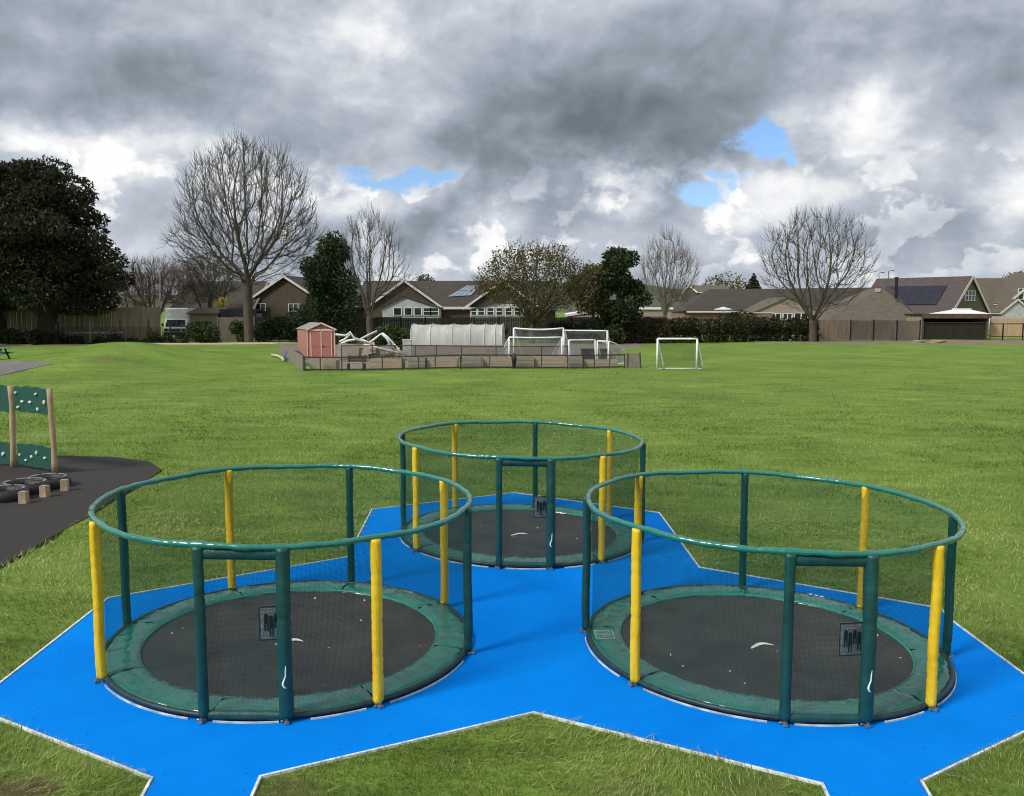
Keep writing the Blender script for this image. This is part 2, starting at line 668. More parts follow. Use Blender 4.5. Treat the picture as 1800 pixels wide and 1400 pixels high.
def pad_mat():
    m = bpy.data.materials.new('blue_rubber')
    m.use_nodes = True
    T = NT(m.node_tree)
    tc = T.n('ShaderNodeTexCoord').outputs['Object']
    n1 = T.noise(tc, 0.9, 5, 0.6).outputs['Fac']
    n2 = T.noise(tc, 240, 2, 0.6).outputs['Fac']
    n3 = T.noise(tc, 5.0, 6, 0.7, 0.4).outputs['Fac']
    n5 = T.noise(tc, 70, 3, 0.8).outputs['Fac']
    v = T.math('ADD', T.math('MULTIPLY', n1, 0.5), T.math('MULTIPLY', n2, 0.20))
    v = T.math('ADD', v, T.math('MULTIPLY', n5, 0.16))
    v = T.math('ADD', v, T.math('MULTIPLY', n3, 0.2))
    c = T.ramp(v, [(0.35, (.0008, .165, .64)), (0.55, (.0011, .205, .73)), (0.72, (.0022, .238, .79))])
    dirt = T.maprange(n3, 0.62, 0.80, 0, 0.16, True)
    c = T.mix(dirt, c, (.08, .17, .34))
    scf = T.noise(T.vmath('MULTIPLY', tc, (1, 2.5, 1)), 3.1, 8, 0.75, 1.2).outputs['Fac']
    c = T.mix(T.maprange(scf, 0.64, 0.72, 0, 0.20, True), c, (.002, .10, .44))
    b = T.n('ShaderNodeBsdfPrincipled', i_Roughness=0.9)
    b.inputs['Specular IOR Level'].default_value = 0.03
    T.l(c, b.inputs['Base Color'])
    bp = T.n('ShaderNodeBump')
    bp.inputs['Strength'].default_value = 0.3
    bp.inputs['Distance'].default_value = 0.004
    T.l(n2, bp.inputs['Height'])
    T.l(bp.outputs[0], b.inputs['Normal'])
    out = T.n('ShaderNodeOutputMaterial')
    T.l(b.outputs[0], out.inputs[0])
    return m


sheet('pavement', PAD, 0.0, pad_mat(), 'bright blue rubber surfacing around the three trampolines')
sheet('play_surface', RUB, -0.004, mat('black_rubber', (.036, .034, .031), .9, .25, 30, .6, 160, spec=.2, col2=(.058, .054, .049)),
      'dark grey rubber surfacing under the climbing wall')

WHITE_EDGE = mat('white_edging', (.62, .66, .64), .6, .2, 14, .2)


def build_edging():
    mb = MB()
    n = len(PAD)
    ctr = [Vector((p.x, p.y)) for p in PAD]
    area = sum(ctr[i].x * ctr[(i + 1) % n].y - ctr[(i + 1) % n].x * ctr[i].y for i in range(n))
    sgn = 1 if area > 0 else -1
    w = 0.023
    inner = []
    outer = []
    for i in range(n):
        a, b, c = ctr[i - 1], ctr[i], ctr[(i + 1) % n]
        d1, d2 = (b - a).normalized(), (c - b).normalized()
        n1, n2 = Vector((d1.y, -d1.x)) * sgn, Vector((d2.y, -d2.x)) * sgn
        bis = (n1 + n2).normalized()
        outer.append(b + bis * (w / max(0.4, bis.dot(n1))))
        inner.append(b + bis * 0.002)
    for i in range(n):
        j = (i + 1) % n
        a, b, c, d = inner[i], inner[j], outer[j], outer[i]
        top = [(q.x, q.y, H(q.x, q.y) + 0.010) for q in (a, b, c, d)]
        bot = [(q[0], q[1], q[2] - 0.08) for q in top]
        mb.add(top + bot, [(0, 1, 2, 3), (0, 4, 5, 1), (1, 5, 6, 2), (2, 6, 7, 3), (3, 7, 4, 0)])
    o = mb.top('kerb', WHITE_EDGE)
    tag(o, 'thin white edging strip around the blue surfacing', None, None, 'structure')


build_edging()
sheet('path', [G(-200, 640), G(60, 635), G(95, 640), G(60, 647), G(0, 661), G(-250, 690)], 0.012,
      mat('tarmac', (.15, .14, .13), .9, .2, 4, .4, 60), 'grey tarmac path beyond the climbing wall')


def strip(name, edge, z0, m, label):
    """ground laid in a long strip: edge = (x, near y, far y); follows the terrain closely and keeps a ragged margin"""
    rr = random.Random(len(edge) * 7 + 1)
    vs = []
    xs = np.arange(edge[0][0], edge[-1][0], 0.6)
    ex = [e[0] for e in edge]
    for x in xs:
        a = np.interp(x, ex, [e[1] for e in edge]) + rr.uniform(-.18, .18)
        b = np.interp(x, ex, [e[2] for e in edge]) + rr.uniform(-.18, .18)
        for k in range(6):
            y = a + (b - a) * k / 5
            vs.append((x, y, H(x, y) + z0 - (.06 if k in (0, 5) else 0)))
    n = len(xs)
    mb = MB().add(vs, [(i * 6 + k, (i + 1) * 6 + k, (i + 1) * 6 + k + 1, i * 6 + k + 1) for i in range(n - 1) for k in range(5)])
    o = mb.top(name, m, (0, 0, 0), True)
    tag(o, label, None, None, 'structure')


strip('gravel_path', [(-90, 79.0, 85.4), (-30, 79.5, 85.2), (-24, 81.0, 84.6), (-19, 82.5, 84.2), (-16, 83.2, 83.9)], 0.045,
      mat('sandy_path', (.40, .31, .22), .9, .25, 1.2, .5, 20, col2=(.56, .46, .34)), 'pale sandy path along the foot of the left fence')
strip('enclosure_ground', [(-22, 82, 86), (-17.2, 66.5, 86), (-16.9, 64.5, 86), (-11.3, 48.9, 86), (7.1, 50.6, 86), (7.3, 50.7, 86), (7.6, 66, 86), (12, 78, 86)], 0.03,
      mat('bark_chips', (.15, .125, .095), .95, .3, 2.5, .6, 16, col2=(.23, .195, .155)), 'brown bark and earth ground inside and behind the fenced corner')
strip('bare_earth', [(23, 83.4, 87), (30, 80.5, 89), (40, 82, 91), (60, 84, 92), (90, 85, 93)], 0.04,
      mat('bare_soil', (.17, .13, .085), .95, .3, 1.2, .6, 12), 'bare brown earth at the foot of the right fence')


# ------------------------------------------------------------------ the three trampolines
TR, RH = 1.875, 1.5308
GREEN = mat('green_vinyl', (.003, .135, .100), .24, .2, 5, .2, 16, spec=.6, col2=(.007, .190, .142), coat=.8)
DGREEN = mat('dark_green_sleeve', (.004, .044, .041), .42, .25, 7, .3, 40, spec=.5, col2=(.009, .078, .070))
YELLOW = mat('yellow_sleeve', (.70, .44, .010), .42, .12, 5, .6, 26, spec=.4, col2=(.88, .63, .030), stretch=(1.6, 1.6, .6))
TRIM = mat('worn_white_trim', (.36, .40, .41), .6, .4, 8, .2)
STEEL = mat('galvanised_steel', (.24, .25, .26), .5, .2, 20, 0, metal=.7)
DSTEEL = mat('dark_steel_rim', (.012, .030, .034), .45, .3, 12, .2)
BED = mat('trampoline_bed', (.030, .027, .027), .60, .3, 2.2, .25, 420, spec=.4, col2=(.062, .056, .054), detail=9)
WHITE = mat('white_print', (.80, .80, .78), .6, .06, 10)
NET = net_mat('net_mesh', (.008, .055, .045), 0.011, 0.20, 0.10, .5)
BOARD = mat('sign_board', (.20, .20, .23), .5, .15, 20)
BLACK = mat('black_print', (.010, .010, .013), .5, .1, 20)
PALE = mat('pale_print', (.34, .35, .38), .5, .1, 20)


def sh(x, y, z):
    return (x, y, z - TILT * x)


def pol(a, r, z=0.0):
    return sh(math.cos(R(a)) * r, math.sin(R(a)) * r, z)


def ring_xy(a, r):
    return math.cos(R(a)) * r, math.sin(R(a)) * r


def wob(a, seed, amp):
    return amp * (math.sin(a * 7 + seed) + .6 * math.sin(a * 17 + seed * 2.3) + .5 * math.sin(a * 31 + seed * 4.1) + .35 * math.sin(a * 53 + seed))


def sleeve_mesh(name, m, h, r, bow=0.0, seed=0, flat=1.0):
    """padded sleeve round a steel pole: slightly uneven, ends gathered, a stitched seam down one side"""
    mb = MB()
    n, k = 16, 48
    rr = random.Random(seed)
    creases = [rr.uniform(.08, .92) for q in range(5)]
    vs = []
    for j in range(k + 1):
        t = j / k
        z = 0.035 + (h - 0.035) * t
        e = 1.0
        if t < 0.02:
            e = 0.78
        base = r * e * (1 + rr.uniform(-.02, .02))
        for cz in creases:
            base *= 1 - .10 * math.exp(-((t - cz) / .012) ** 2)
        ox = bow * math.sin(t * math.pi) + 0.004 * math.sin(t * 9 + seed)
        for i in range(n):
            a = 2 * math.pi * i / n
            q = base * (1 + .05 * math.cos(3 * a + t * 4 + seed) + rr.uniform(-.02, .02))
            if i == 3:
                q *= 1.10
            vs.append((math.cos(a) * q + ox, math.sin(a) * q * flat, z))
    fs = [(j * n + i, j * n + (i + 1) % n, (j + 1) * n + (i + 1) % n, (j + 1) * n + i) for j in range(k) for i in range(n)]
    fs += [tuple(range(n))[::-1], tuple(k * n + i for i in range(n))]
    mb.add(vs, fs)
    return mb.mesh(name, m, smooth=True)


TRAMP_Y = [-143.5, -53.5, 36.5, 126.5]
TRAMP_G = [-99.5, -8.5, 81.5, 172.5]
DOOR_A, DOOR_B = -99.5, -78.0


def make_trampoline():
    th = thing('trampoline', (0, 0, 0), 'x', 'trampoline', 'green netted trampolines set into the blue surfacing')
    # bed
    mb = MB()
    n = 96
    rings = [0.0, .5, 1.0, 1.3, 1.535]
    vs = [sh(0, 0, 0.012)]
    for r in rings[1:]:
        for i in range(n):
            x, y = ring_xy(i * 360 / n, r)
            vs.append(sh(x, y, 0.012 + 0.022 * (r / 1.535) ** 3))
    fs = [(0, 1 + i, 1 + (i + 1) % n) for i in range(n)]
    for j in range(len(rings) - 2):
        a, b = 1 + j * n, 1 + (j + 1) * n
        fs += [(a + i, b + i, b + (i + 1) % n, a + (i + 1) % n) for i in range(n)]
    mb.add(vs, fs)
    bed = mb.part('bed', BED, th, True)
    # printed swoosh on the bed
    mb = MB()
    up, lo = [], []
    for k in range(13):
        t = k / 12
        x = -0.15 + 0.27 * t
        yc = 0.075 * math.sin((t - .18) * math.pi * 1.15) + 0.03 * t - .02
        w = 0.030 * (math.sin(math.pi * min(1, t * .9 + .12)) ** .7) + .004
        up.append(sh(x, -.10 + yc + w, 0.018))
        lo.append(sh(x, -.10 + yc - w, 0.018))
    for k in range(12):
        mb.add([lo[k], lo[k + 1], up[k + 1], up[k]], [(0, 1, 2, 3)])
    mb.part('logo', WHITE, bed)
    # padding in eight wrinkled panels
    m = 44
    for s in range(8):
        mb = MB()
        a0 = -143.5 + 45 * s
        vs = []
        prof = [(1.500, .030), (1.512, .058), (1.545, .074), (1.60, .082), (1.67, .080), (1.74, .074), (1.80, .066), (1.832, .050), (1.842, .010)]
        ph = rng.uniform(0, 9)
        for i in range(m + 1):
            t = i / m
            a = a0 + .25 + 44.5 * t
            for j, (r, z) in enumerate(prof):
                e = 1.0 if 1 < j < len(prof) - 1 else 0.3
                fold = wob(R(a) * 3.2 + r * 5, ph, .0050) + .0065 * wob(R(a) * 1.4 - r * 9, ph + 2, 1) * .6 + .0050 * math.sin(R(a) * 60 + ph + r * 31) * (math.sin(R(a) * 4 + ph) > 0.1)
                end = -0.012 * (math.exp(-t * 40) + math.exp(-(1 - t) * 40))
                x, y = ring_xy(a, r + wob(R(a) * 2, ph + 3, .0025) * (j < 3))
                vs.append(sh(x, y, z + (fold + end) * e))
        q = len(prof)
        fs = [(i * q + j, i * q + j + 1, (i + 1) * q + j + 1, (i + 1) * q + j) for i in range(m) for j in range(q - 1)]
        mb.add(vs, fs)
        mb.part('pad', GREEN, th, True)
    mb = MB()
    mb.tube([pol(a, 1.512, .046) for a in range(0, 360, 4)], .012, 6, closed=True)
    mb.part('pad_edge', mat('pale_green_piping', (.05, .22, .18), .4, .2, 6), th, True)
    # steel rim and the pale strip on the ground outside it
    mb = MB()
    mb.tube([pol(a, 1.858, .040) for a in range(0, 360, 4)], .026, 8, closed=True)
    mb.part('rim', DSTEEL, th, True)
    for a0, a1 in [(-140, -104), (-97, -80), (-72, -57), (-50, -15), (-4, 30), (45, 75), (88, 120), (132, 165), (178, 210)]:
        mb = MB()
        pts = []
        k = 10
        for i in range(k + 1):
            a = a0 + (a1 - a0) * i / k
            pts.append((pol(a, 1.886, .016), pol(a, 1.896, .012)))
        for i in range(k):
            mb.add([pts[i][0], pts[i][1], pts[i + 1][1], pts[i + 1][0]], [(0, 1, 2, 3)])
            mb.add([pts[i][1], (pts[i][1][0], pts[i][1][1], pts[i][1][2] - .015), (pts[i + 1][1][0], pts[i + 1][1][1], pts[i + 1][1][2] - .015), pts[i + 1][1]],
                   [(0, 1, 2, 3)])
        mb.part('trim_strip', TRIM, th)
    # top ring in its gathered sleeve
    mb = MB()
    pts, rs = [], []
    for i in range(480):
        a = i * .75
        sag = 0.006 * math.cos(R(a + 143.5) * 8)
        x, y = ring_xy(a, TR + 0.006 * math.sin(R(a) * 8) + wob(R(a), 1.0, .0012))
        pts.append(sh(x, y, RH + sag + wob(R(a), 5.0, .0026)))
        rs.append(.0285 * (1 + .09 * math.sin(i * 1.9) * math.sin(i * .21) + .08 * math.sin(i * .57 + 2) + .05 * math.sin(i * 2.9) + rng.uniform(-.05, .05)) + (.010 if 258 < a < 262 else 0))
    mb.tube(pts, rs, 10, closed=True)
    mb.part('top_ring', GREEN, th, True)
    # posts
    ym = [sleeve_mesh('post', YELLOW, RH - .004, .047, .004, s) for s in range(2)]
    gm = [sleeve_mesh('post', DGREEN, RH - .004, .045, .003, s + 5) for s in range(2)]
    foot = MB()
    foot.tube([(0, 0, -.02), (0, 0, .045)], .028, 10)
    foot.box((.045, 0, .018), (.05, .04, .02))
    foot.tube([(.05, 0, .02), (.05, 0, .045)], .010, 6)
    foot.tube([(.02, -.03, .02), (.02, -.05, .02)], .010, 6)
    fme = foot.mesh('foot', STEEL)
    for k, a in enumerate(TRAMP_Y):
        p = inst('post', ym[k % 2], th, pol(a, 1.884), R(a))
        p['label'] = 'yellow padded post'
        inst('foot', fme, p)
    for k, a in enumerate(TRAMP_G):
        p = inst('post', gm[k % 2], th, pol(a, 1.884), R(a))
        p['label'] = 'dark green padded post'
        inst('foot', fme, p)
    dm = sleeve_mesh('door_post', DGREEN, RH - .004, .060, .014, 3)
    dp = inst('door_post', dm, th, pol(DOOR_B, 1.884), R(DOOR_B))
    inst('foot', fme, dp)
    # latch strap on the door post
    x, y, z = pol(DOOR_B, 1.884 + .064)
    mb = MB()
    q = [(0.006, .60), (0.004, .50), (.002, .43), (-.012, .395), (-.022, .365), (-.012, .335), (.006, .325)]
    rd = Vector((math.cos(R(DOOR_B)), math.sin(R(DOOR_B)), 0))
    tn = Vector((-rd.y, rd.x, 0))
    mb.tube([Vector((x, y, zz + z)) + tn * u for u, zz in q], [.004, .006, .006, .007, .009, .008, .004], 8)
    lt = mb.part('latch', WHITE, th, True)
    # net: hung from the ring, drawn in a little towards the padding
    def net(name, a0, a1, parent):
        mb = MB()
        k = max(6, int((a1 - a0) / 3))
        prof = [(0, 1.845), (.06, 1.82), (.2, 1.805), (.5, 1.80), (.8, 1.815), (.95, 1.845), (1.0, TR - .015)]
        vs, uv = [], []
        for i in range(k + 1):
            a = a0 + (a1 - a0) * i / k
            near = min(abs((a - b + 180) % 360 - 180) for b in TRAMP_Y + TRAMP_G)
            for t, r in prof:
                pull = 0.018 * math.exp(-(near / 5) ** 2) * math.sin(t * math.pi)
                xx, yy = ring_xy(a, r + pull)
                zz = .07 + (RH - .085) * t
                vs.append(sh(xx, yy, zz))
                uv.append((R(a) * TR, zz))
        q = len(prof)
        fs = [(i * q + j, (i + 1) * q + j, (i + 1) * q + j + 1, i * q + j + 1) for i in range(k) for j in range(q - 1)]
        mb.add(vs, fs)
        o = mb.part(name, NET, parent, True)
        ul = o.data.uv_layers.new(name='UVMap')
        for lp in o.data.loops:
            ul.data[lp.index].uv = uv[lp.vertex_index]
        return o
    net('net', DOOR_B, 360 + DOOR_A, th)
    # door: top and bottom rails between its two posts, with its own panel of net
    def arc(r, z):
        return [pol(DOOR_A + 1.2 + (DOOR_B - DOOR_A - 2.4) * i / 8, r, z) for i in range(9)]
    mb = MB()
    for (z_, hh_) in ((RH - .066, .10), (.052, .085)):
        a_, b_ = arc(1.872, z_)[0], arc(1.872, z_)[-1]
        mb = MB()
        n_ = 10
        u_ = Vector((b_[0] - a_[0], b_[1] - a_[1], b_[2] - a_[2])).normalized()
        v_ = u_.cross(Vector((0, 0, 1))).normalized()
        vs = []
        for p_ in (a_, b_):
            for i in range(n_):
                t_ = 2 * math.pi * i / n_
                vs.append(Vector(p_) + v_ * math.cos(t_) * .032 + Vector((0, 0, 1)) * math.sin(t_) * hh_ / 2)
        mb.add(vs, [(i, (i + 1) % n_, n_ + (i + 1) % n_, n_ + i) for i in range(n_)])
        mb.part('door_rail', DGREEN, th, True)
    net('door_net', DOOR_A, DOOR_B, th)
    # rules board tied to the door net
    a = -81.3
    c = Vector(pol(a, 1.79, .845))
    rd = Vector((math.cos(R(a)), math.sin(R(a)), 0))
    tn = Vector((-rd.y, rd.x, 0))
    zu = Vector((0, 0, 1))

    def plate(mb, u, v, w, h, d, th_=.004):
        pts = [c + rd * d + tn * (u + i * w / 2) + zu * (v + j * h / 2) for i, j in ((-1, -1), (1, -1), (1, 1), (-1, 1))]
        bk = [p - rd * th_ for p in pts]
        mb.add(pts + bk, [(0, 1, 2, 3), (7, 6, 5, 4), (0, 4, 5, 1), (1, 5, 6, 2), (2, 6, 7, 3), (3, 7, 4, 0)])

    mb = MB()
    plate(mb, 0, 0, .22, .30, 0, .006)
    sg = mb.part('sign', BOARD, th)
    mb = MB()
    o4 = [c + rd * .004 + tn * (i * .11) + zu * (j * .150) for i, j in ((-1, -1), (1, -1), (1, 1), (-1, 1))]
    i4 = [c + rd * .004 + tn * (i * .103) + zu * (j * .141) for i, j in ((-1, -1), (1, -1), (1, 1), (-1, 1))]
    mb.add(o4 + i4, [(i, (i + 1) % 4, 4 + (i + 1) % 4, 4 + i) for i in range(4)])
    mb.part('sign_border', BLACK, sg)
    rr = random.Random(4)
    mb = MB()
    for j in range(2):
        u = -.09
        while u < .075:
            w = rr.uniform(.012, .03)
            plate(mb, u + w / 2, .122 - j * .022, w, .010, .003, .002)
            u += w + .010
    for j in range(3):
        plate(mb, -.092 + .006, .05 - j * .07, .012, .045, .003, .002)
    mb.part('lettering', PALE, sg)['kind'] = 'stuff'
    for k in range(4):
        mb = MB()
        u = -.050 + k * .042
        h = (.15, .18, .13, .17)[k]
        top = .085 - (.02 if k % 2 else 0)
        pts = []
        w = .017
        for i in range(9):
            t = math.pi * i / 8
            pts.append((u + w * math.cos(t), top - w + w * math.sin(t)))
        pts += [(u - w, top - h), (u - w * .3, top - h), (u - w * .3, top - h * .62), (u + w * .4, top - h * .62), (u + w * .4, top - h), (u + w, top - h)]
        mb.poly([c + rd * .0045 + tn * a_ + zu * b_ for a_, b_ in pts])
        mb.part('pictogram', BLACK, sg)
    return th


def print_marks(th, ang, r0, r1, rows, cols, seed, fill=.8, curve=0.0, name='printed_label'):
    """white lettering printed on the padding: rows of short strokes"""
    org = ORG[th.name]
    rr = random.Random(seed)
    mb = MB()
    wid = cols * .014
    for j in range(rows):
        r = r0 + (r1 - r0) * (j + .5) / rows
        for i in range(cols):
            if rr.random() > fill:
                continue
            off = (i - cols / 2) * .016
            aa = ang + math.degrees(off / r)
            for s in range(rr.choice((1, 2, 2))):
                da = rr.uniform(-.12, .12)
                dr = rr.uniform(-.006, .006)
                l, w = (.011, .003) if rr.random() < .5 else (.003, .012)
                pts = []
                for u, v in ((-1, -1), (1, -1), (1, 1), (-1, 1)):
                    x, y = ring_xy(aa + da + math.degrees(u * l / 2 / r), r + dr + v * w / 2)
                    pts.append(Vector(sh(x, y, .0905)) + org)
                mb.poly(pts)
    return mb


FIT = [(-1.85363, 7.29122), (2.14919, 7.41325), (.107456, 10.96223)]
tramp = make_trampoline()
tl = ['green netted trampoline nearest the climbing wall, sign half hidden by its door post',
      'green netted trampoline with the square white print on its padding and a paler sign',
      'green netted trampoline standing behind the other two, at the back of the blue surfacing']
TRAMPS = []
for i, (x, y) in enumerate(FIT):
    o = tramp if i == 0 else copy_tree(tramp)
    x, y = x * 1.25, y * 1.25
    o.location = (x, y, -TILT * x)
    o['label'] = tl[i]
    ORG[o.name] = Vector((x, y, -TILT * x))
    TRAMPS.append(o)
for c_ in kids(TRAMPS[1]):
    if c_.name.startswith('sign'):
        c_.location.z -= .10
print_marks(TRAMPS[0], 53, 1.72, 1.78, 3, 9, 3).part('printed_label', WHITE, TRAMPS[0])['kind'] = 'stuff'
mb = print_marks(TRAMPS[1], 181.5, 1.60, 1.80, 8, 14, 5, .62)
org = ORG[TRAMPS[1].name]
for a0, a1, r0, r1 in ((177.8, 185.6, 1.598, 1.602), (177.8, 185.6, 1.798, 1.802), (177.8, 178.0, 1.60, 1.80), (185.4, 185.6, 1.60, 1.80), (181.3, 181.5, 1.64, 1.80)):
    mb.poly([Vector(sh(*ring_xy(a, r), .091)) + org for a, r in ((a0, r0), (a1, r0), (a1, r1), (a0, r1))])
mb.part('printed_label', WHITE, TRAMPS[1])['kind'] = 'stuff'
mb = MB()
for a in (50.5, 52.6, 54.9):
    mb.poly([Vector(sh(*ring_xy(a + u, r), .0915)) + org for u, r in ((-.7, 1.755), (.7, 1.755), (.7, 1.79), (-.7, 1.79))])
mb.part('printed_label', WHITE, TRAMPS[1])['kind'] = 'stuff'

# ------------------------------------------------------------------ climbing wall, tyres and stumps
TIMBER = mat('weathered_timber', (.30, .22, .115), .8, .25, 5, .4, 40, stretch=(4, 4, .5), col2=(.48, .37, .21))
PANELG = mat('green_panel', (.010, .066, .050), .55, .3, 6, .1, col2=(.014, .090, .070))
HOLD = mat('climbing_hold', (.55, .58, .50), .7, .2, 8, .4, 30)
TYRE = mat('tyre_rubber', (.016, .015, .016), .55, .3, 6, .3, 40, col2=(.030, .029, .030))
TYRERIM = mat('tyre_top_wear', (.10, .10, .10), .6, .5, 7, .3, col2=(.30, .30, .30))
pB = G(96, 831)
pA = G(31, 821)
dv = (pA - pB)
dv.z = 0
pC = pA + dv * 1.25
pC.z = H(pC.x, pC.y)
cw = thing('climbing_wall', pB, 'timber and green panel climbing wall with pale holds on the dark surfacing', 'climbing wall')
up = Vector((0, 0, 1))
ax = dv.normalized()
nrm = Vector((ax.y, -ax.x, 0))
if nrm.y > 0:
    nrm = -nrm
for k, (q, hh, r) in enumerate(((pB, 1.74, .055), (pA, 1.73, .058), (pC, 1.72, .056))):
    mb = MB()
    pts = [(q.x + .012 * math.sin(z * 3 + k), q.y, q.z - .02 + z) for z in np.linspace(0, hh, 9)]
    if k == 1:
        pts = [(q.x - .10 + .10 * min(1, (z - q.z) / hh * 1.2 + .1) * 1.0 - .05 * ((z - q.z) / hh), yy, z) for (x_, yy, z) in pts]
    mb.tube(pts, [r * (1 + .05 * math.sin(i * 1.7 + k)) for i in range(9)], 12)
    mb.part('post', TIMBER, cw, True)


def wall_panel(a, b, z0, z1, seed, holds):
    rr = random.Random(seed)
    L = (b - a).length
    d = (b - a).normalized()
    n_ = 16
    f0, f1 = .05, L - .05
    tops = []
    for i in range(n_ + 1):
        t = i / n_
        bump_ = .035 * math.sin(t * math.pi) + .012 * math.sin(t * 21 + seed) + rr.uniform(-.006, .006)
        tops.append(z1 + bump_)
    bots = [z0 + .012 * math.sin(i * 1.3 + seed) for i in range(n_ + 1)]
    mb = MB()
    vs = []
    for i in range(n_ + 1):
        q = a + d * (f0 + (f1 - f0) * i / n_)
        q.z = a.z + (b.z - a.z) * i / n_
        for s in (.018, -.018):
            vs.append(q + nrm * s + up * bots[i])
            vs.append(q + nrm * s + up * tops[i])
    fs = []
    for i in range(n_):
        k, l = i * 4, i * 4 + 4
        fs += [(k, k + 1, l + 1, l), (k + 3, k + 2, l + 2, l + 3), (k + 1, k + 3, l + 3, l + 1), (k + 2, k, l, l + 2)]
    fs += [(0, 2, 3, 1), (n_ * 4, n_ * 4 + 1, n_ * 4 + 3, n_ * 4 + 2)]
    mb.add(vs, fs)
    pn = mb.part('panel', PANELG, cw)
    for (u, v, s) in holds:
        q = a + d * (L * (1 - u))
        q.z = a.z + z0 + (z1 - z0) * v
        mb = MB()
        M = Matrix((d, up, nrm)).transposed() @ Matrix.Rotation(rr.uniform(0, 3), 3, 'Z')
        mb.ball(q + nrm * .03, (.045 * s, .030 * s, .03), 9, 6, M)
        mb.part('hold', HOLD, pn, True)


HU = [(.10, .80, 1), (.65, .80, 1), (.27, .45, 1.1), (.48, .45, 1.1), (.86, .48, 1.2), (.15, .20, 1.1), (.68, .18, 1)]
HL = [(.58, .72, 1.1), (.12, .52, .8), (.44, .50, .9), (.80, .52, 1), (.28, .30, .8)]
wall_panel(pB, pA, 1.19, 1.69, 1, HU)
wall_panel(pB, pA, .06, .49, 2, HL)
wall_panel(pA, pC, 1.15, 1.68, 3, [(.62, .62, 1.6), (.3, .3, 1.1), (.2, .8, 1.1)])
wall_panel(pA, pC, .02, .47, 4, [(.72, .5, 1.4), (.3, .4, 1.0)])

STUMPM = mat('cut_timber', (.34, .26, .17), .8, .2, 9, .4, 50)
for k, (px, py, rad, lab) in enumerate(((62, 868, .43, 'black half sunk tyre in the middle of the three beside the climbing wall'),
                                        (8, 881, .40, 'black half sunk tyre closest to the camera on the dark surfacing'),
                                        (84, 859, .40, 'black half sunk tyre closest to the climbing wall post'))):
    q = G(px - (18 if k == 0 else 0), py - 6)
    t = thing('tyre', q, lab, 'tyre', 'tyres set in the dark surfacing')
    n, prof = 40, [(.62, .02), (.60, .12), (.66, .205), (.80, .225), (.93, .20), (1.0, .13), (1.0, .04), (.97, -.02)]
    vs = []
    for i in range(n):
        a = 2 * math.pi * i / n
        for (u, z) in prof:
            gro = 1 + (.012 if (i % 2 and u > .95) else 0)
            vs.append((q.x + math.cos(a) * rad * u * gro, q.y + math.sin(a) * rad * u * gro, q.z + z * .74))
    m_ = len(prof)
    mb = MB().add(vs, [(i * m_ + j, ((i + 1) % n) * m_ + j, ((i + 1) % n) * m_ + j + 1, i * m_ + j + 1) for i in range(n) for j in range(m_ - 1)])
    mb.part('carcass', TYRE, t, True)
    mb = MB()
    for i in range(n):
        if (i * 7 + k * 5) % 40 > 31:
            continue
        a, b = 2 * math.pi * i / n, 2 * math.pi * (i + 1) / n
        mb.poly([(q.x + math.cos(x) * rad * u, q.y + math.sin(x) * rad * u, q.z + z) for x, u, z in
                 ((a, .72, .165), (a, .84, .1715), (b, .84, .1715), (b, .72, .165))])
    mb.part('worn_sidewall', TYRERIM, t, True)
for k, (px, py, lab) in enumerate(((79, 872, 'square timber stump against the middle tyre'), (42, 883, 'square timber stump against the tyre closest to the camera'),
                                   (114, 861, 'square timber stump against the tyre by the climbing wall'))):
    q = G(px, py)
    t = MB()
    w, h_ = .062, .19
    t.prism([(-w, -w), (w, -w * .9), (w * 1.05, w), (-w, w)], -.03, h_ * .97)
    t.add([(-w * .9, -w * .9, h_), (w * .9, -w * .9, h_), (w * .9, w * .9, h_), (-w * .9, w * .9, h_)], [(0, 1, 2, 3)])
    t.v = [(x + q.x, y + q.y, z + q.z) for x, y, z in t.v]
    o = t.top('timber_stump', STUMPM, q)
    o.rotation_euler = (0, 0, .2 * k - .2)
    tag(o, lab, 'stump', 'timber stumps beside the tyres')
# picnic bench at the left edge
q = G(-6, 633)
TEAL = mat('teal_paint', (.05, .20, .24), .5, .2, 5)
bt = thing('picnic_bench', q, 'teal topped picnic bench by the tarmac path', 'bench')
for k, (u, z, w, l) in enumerate(((0, .74, .75, 1.7), (-.62, .45, .26, 1.7), (.62, .45, .26, 1.7))):
    mb = MB().box((q.x - .1, q.y + u, q.z + z), (l, w, .05))
    mb.part('table_top' if k == 0 else 'seat', TEAL, bt)
for s in (-.6, .55):
    mb = MB()
    mb.bar((q.x - .1 + s, q.y - .7, q.z), (q.x - .1 + s, q.y - .2, q.z + .72), .07, .09)
    mb.bar((q.x - .1 + s, q.y + .7, q.z), (q.x - .1 + s, q.y + .2, q.z + .72), .07, .09)
    mb.bar((q.x - .1 + s, q.y - .72, q.z + .40), (q.x - .1 + s, q.y + .72, q.z + .40), .07, .07)
    mb.part('leg', BLACK, bt)

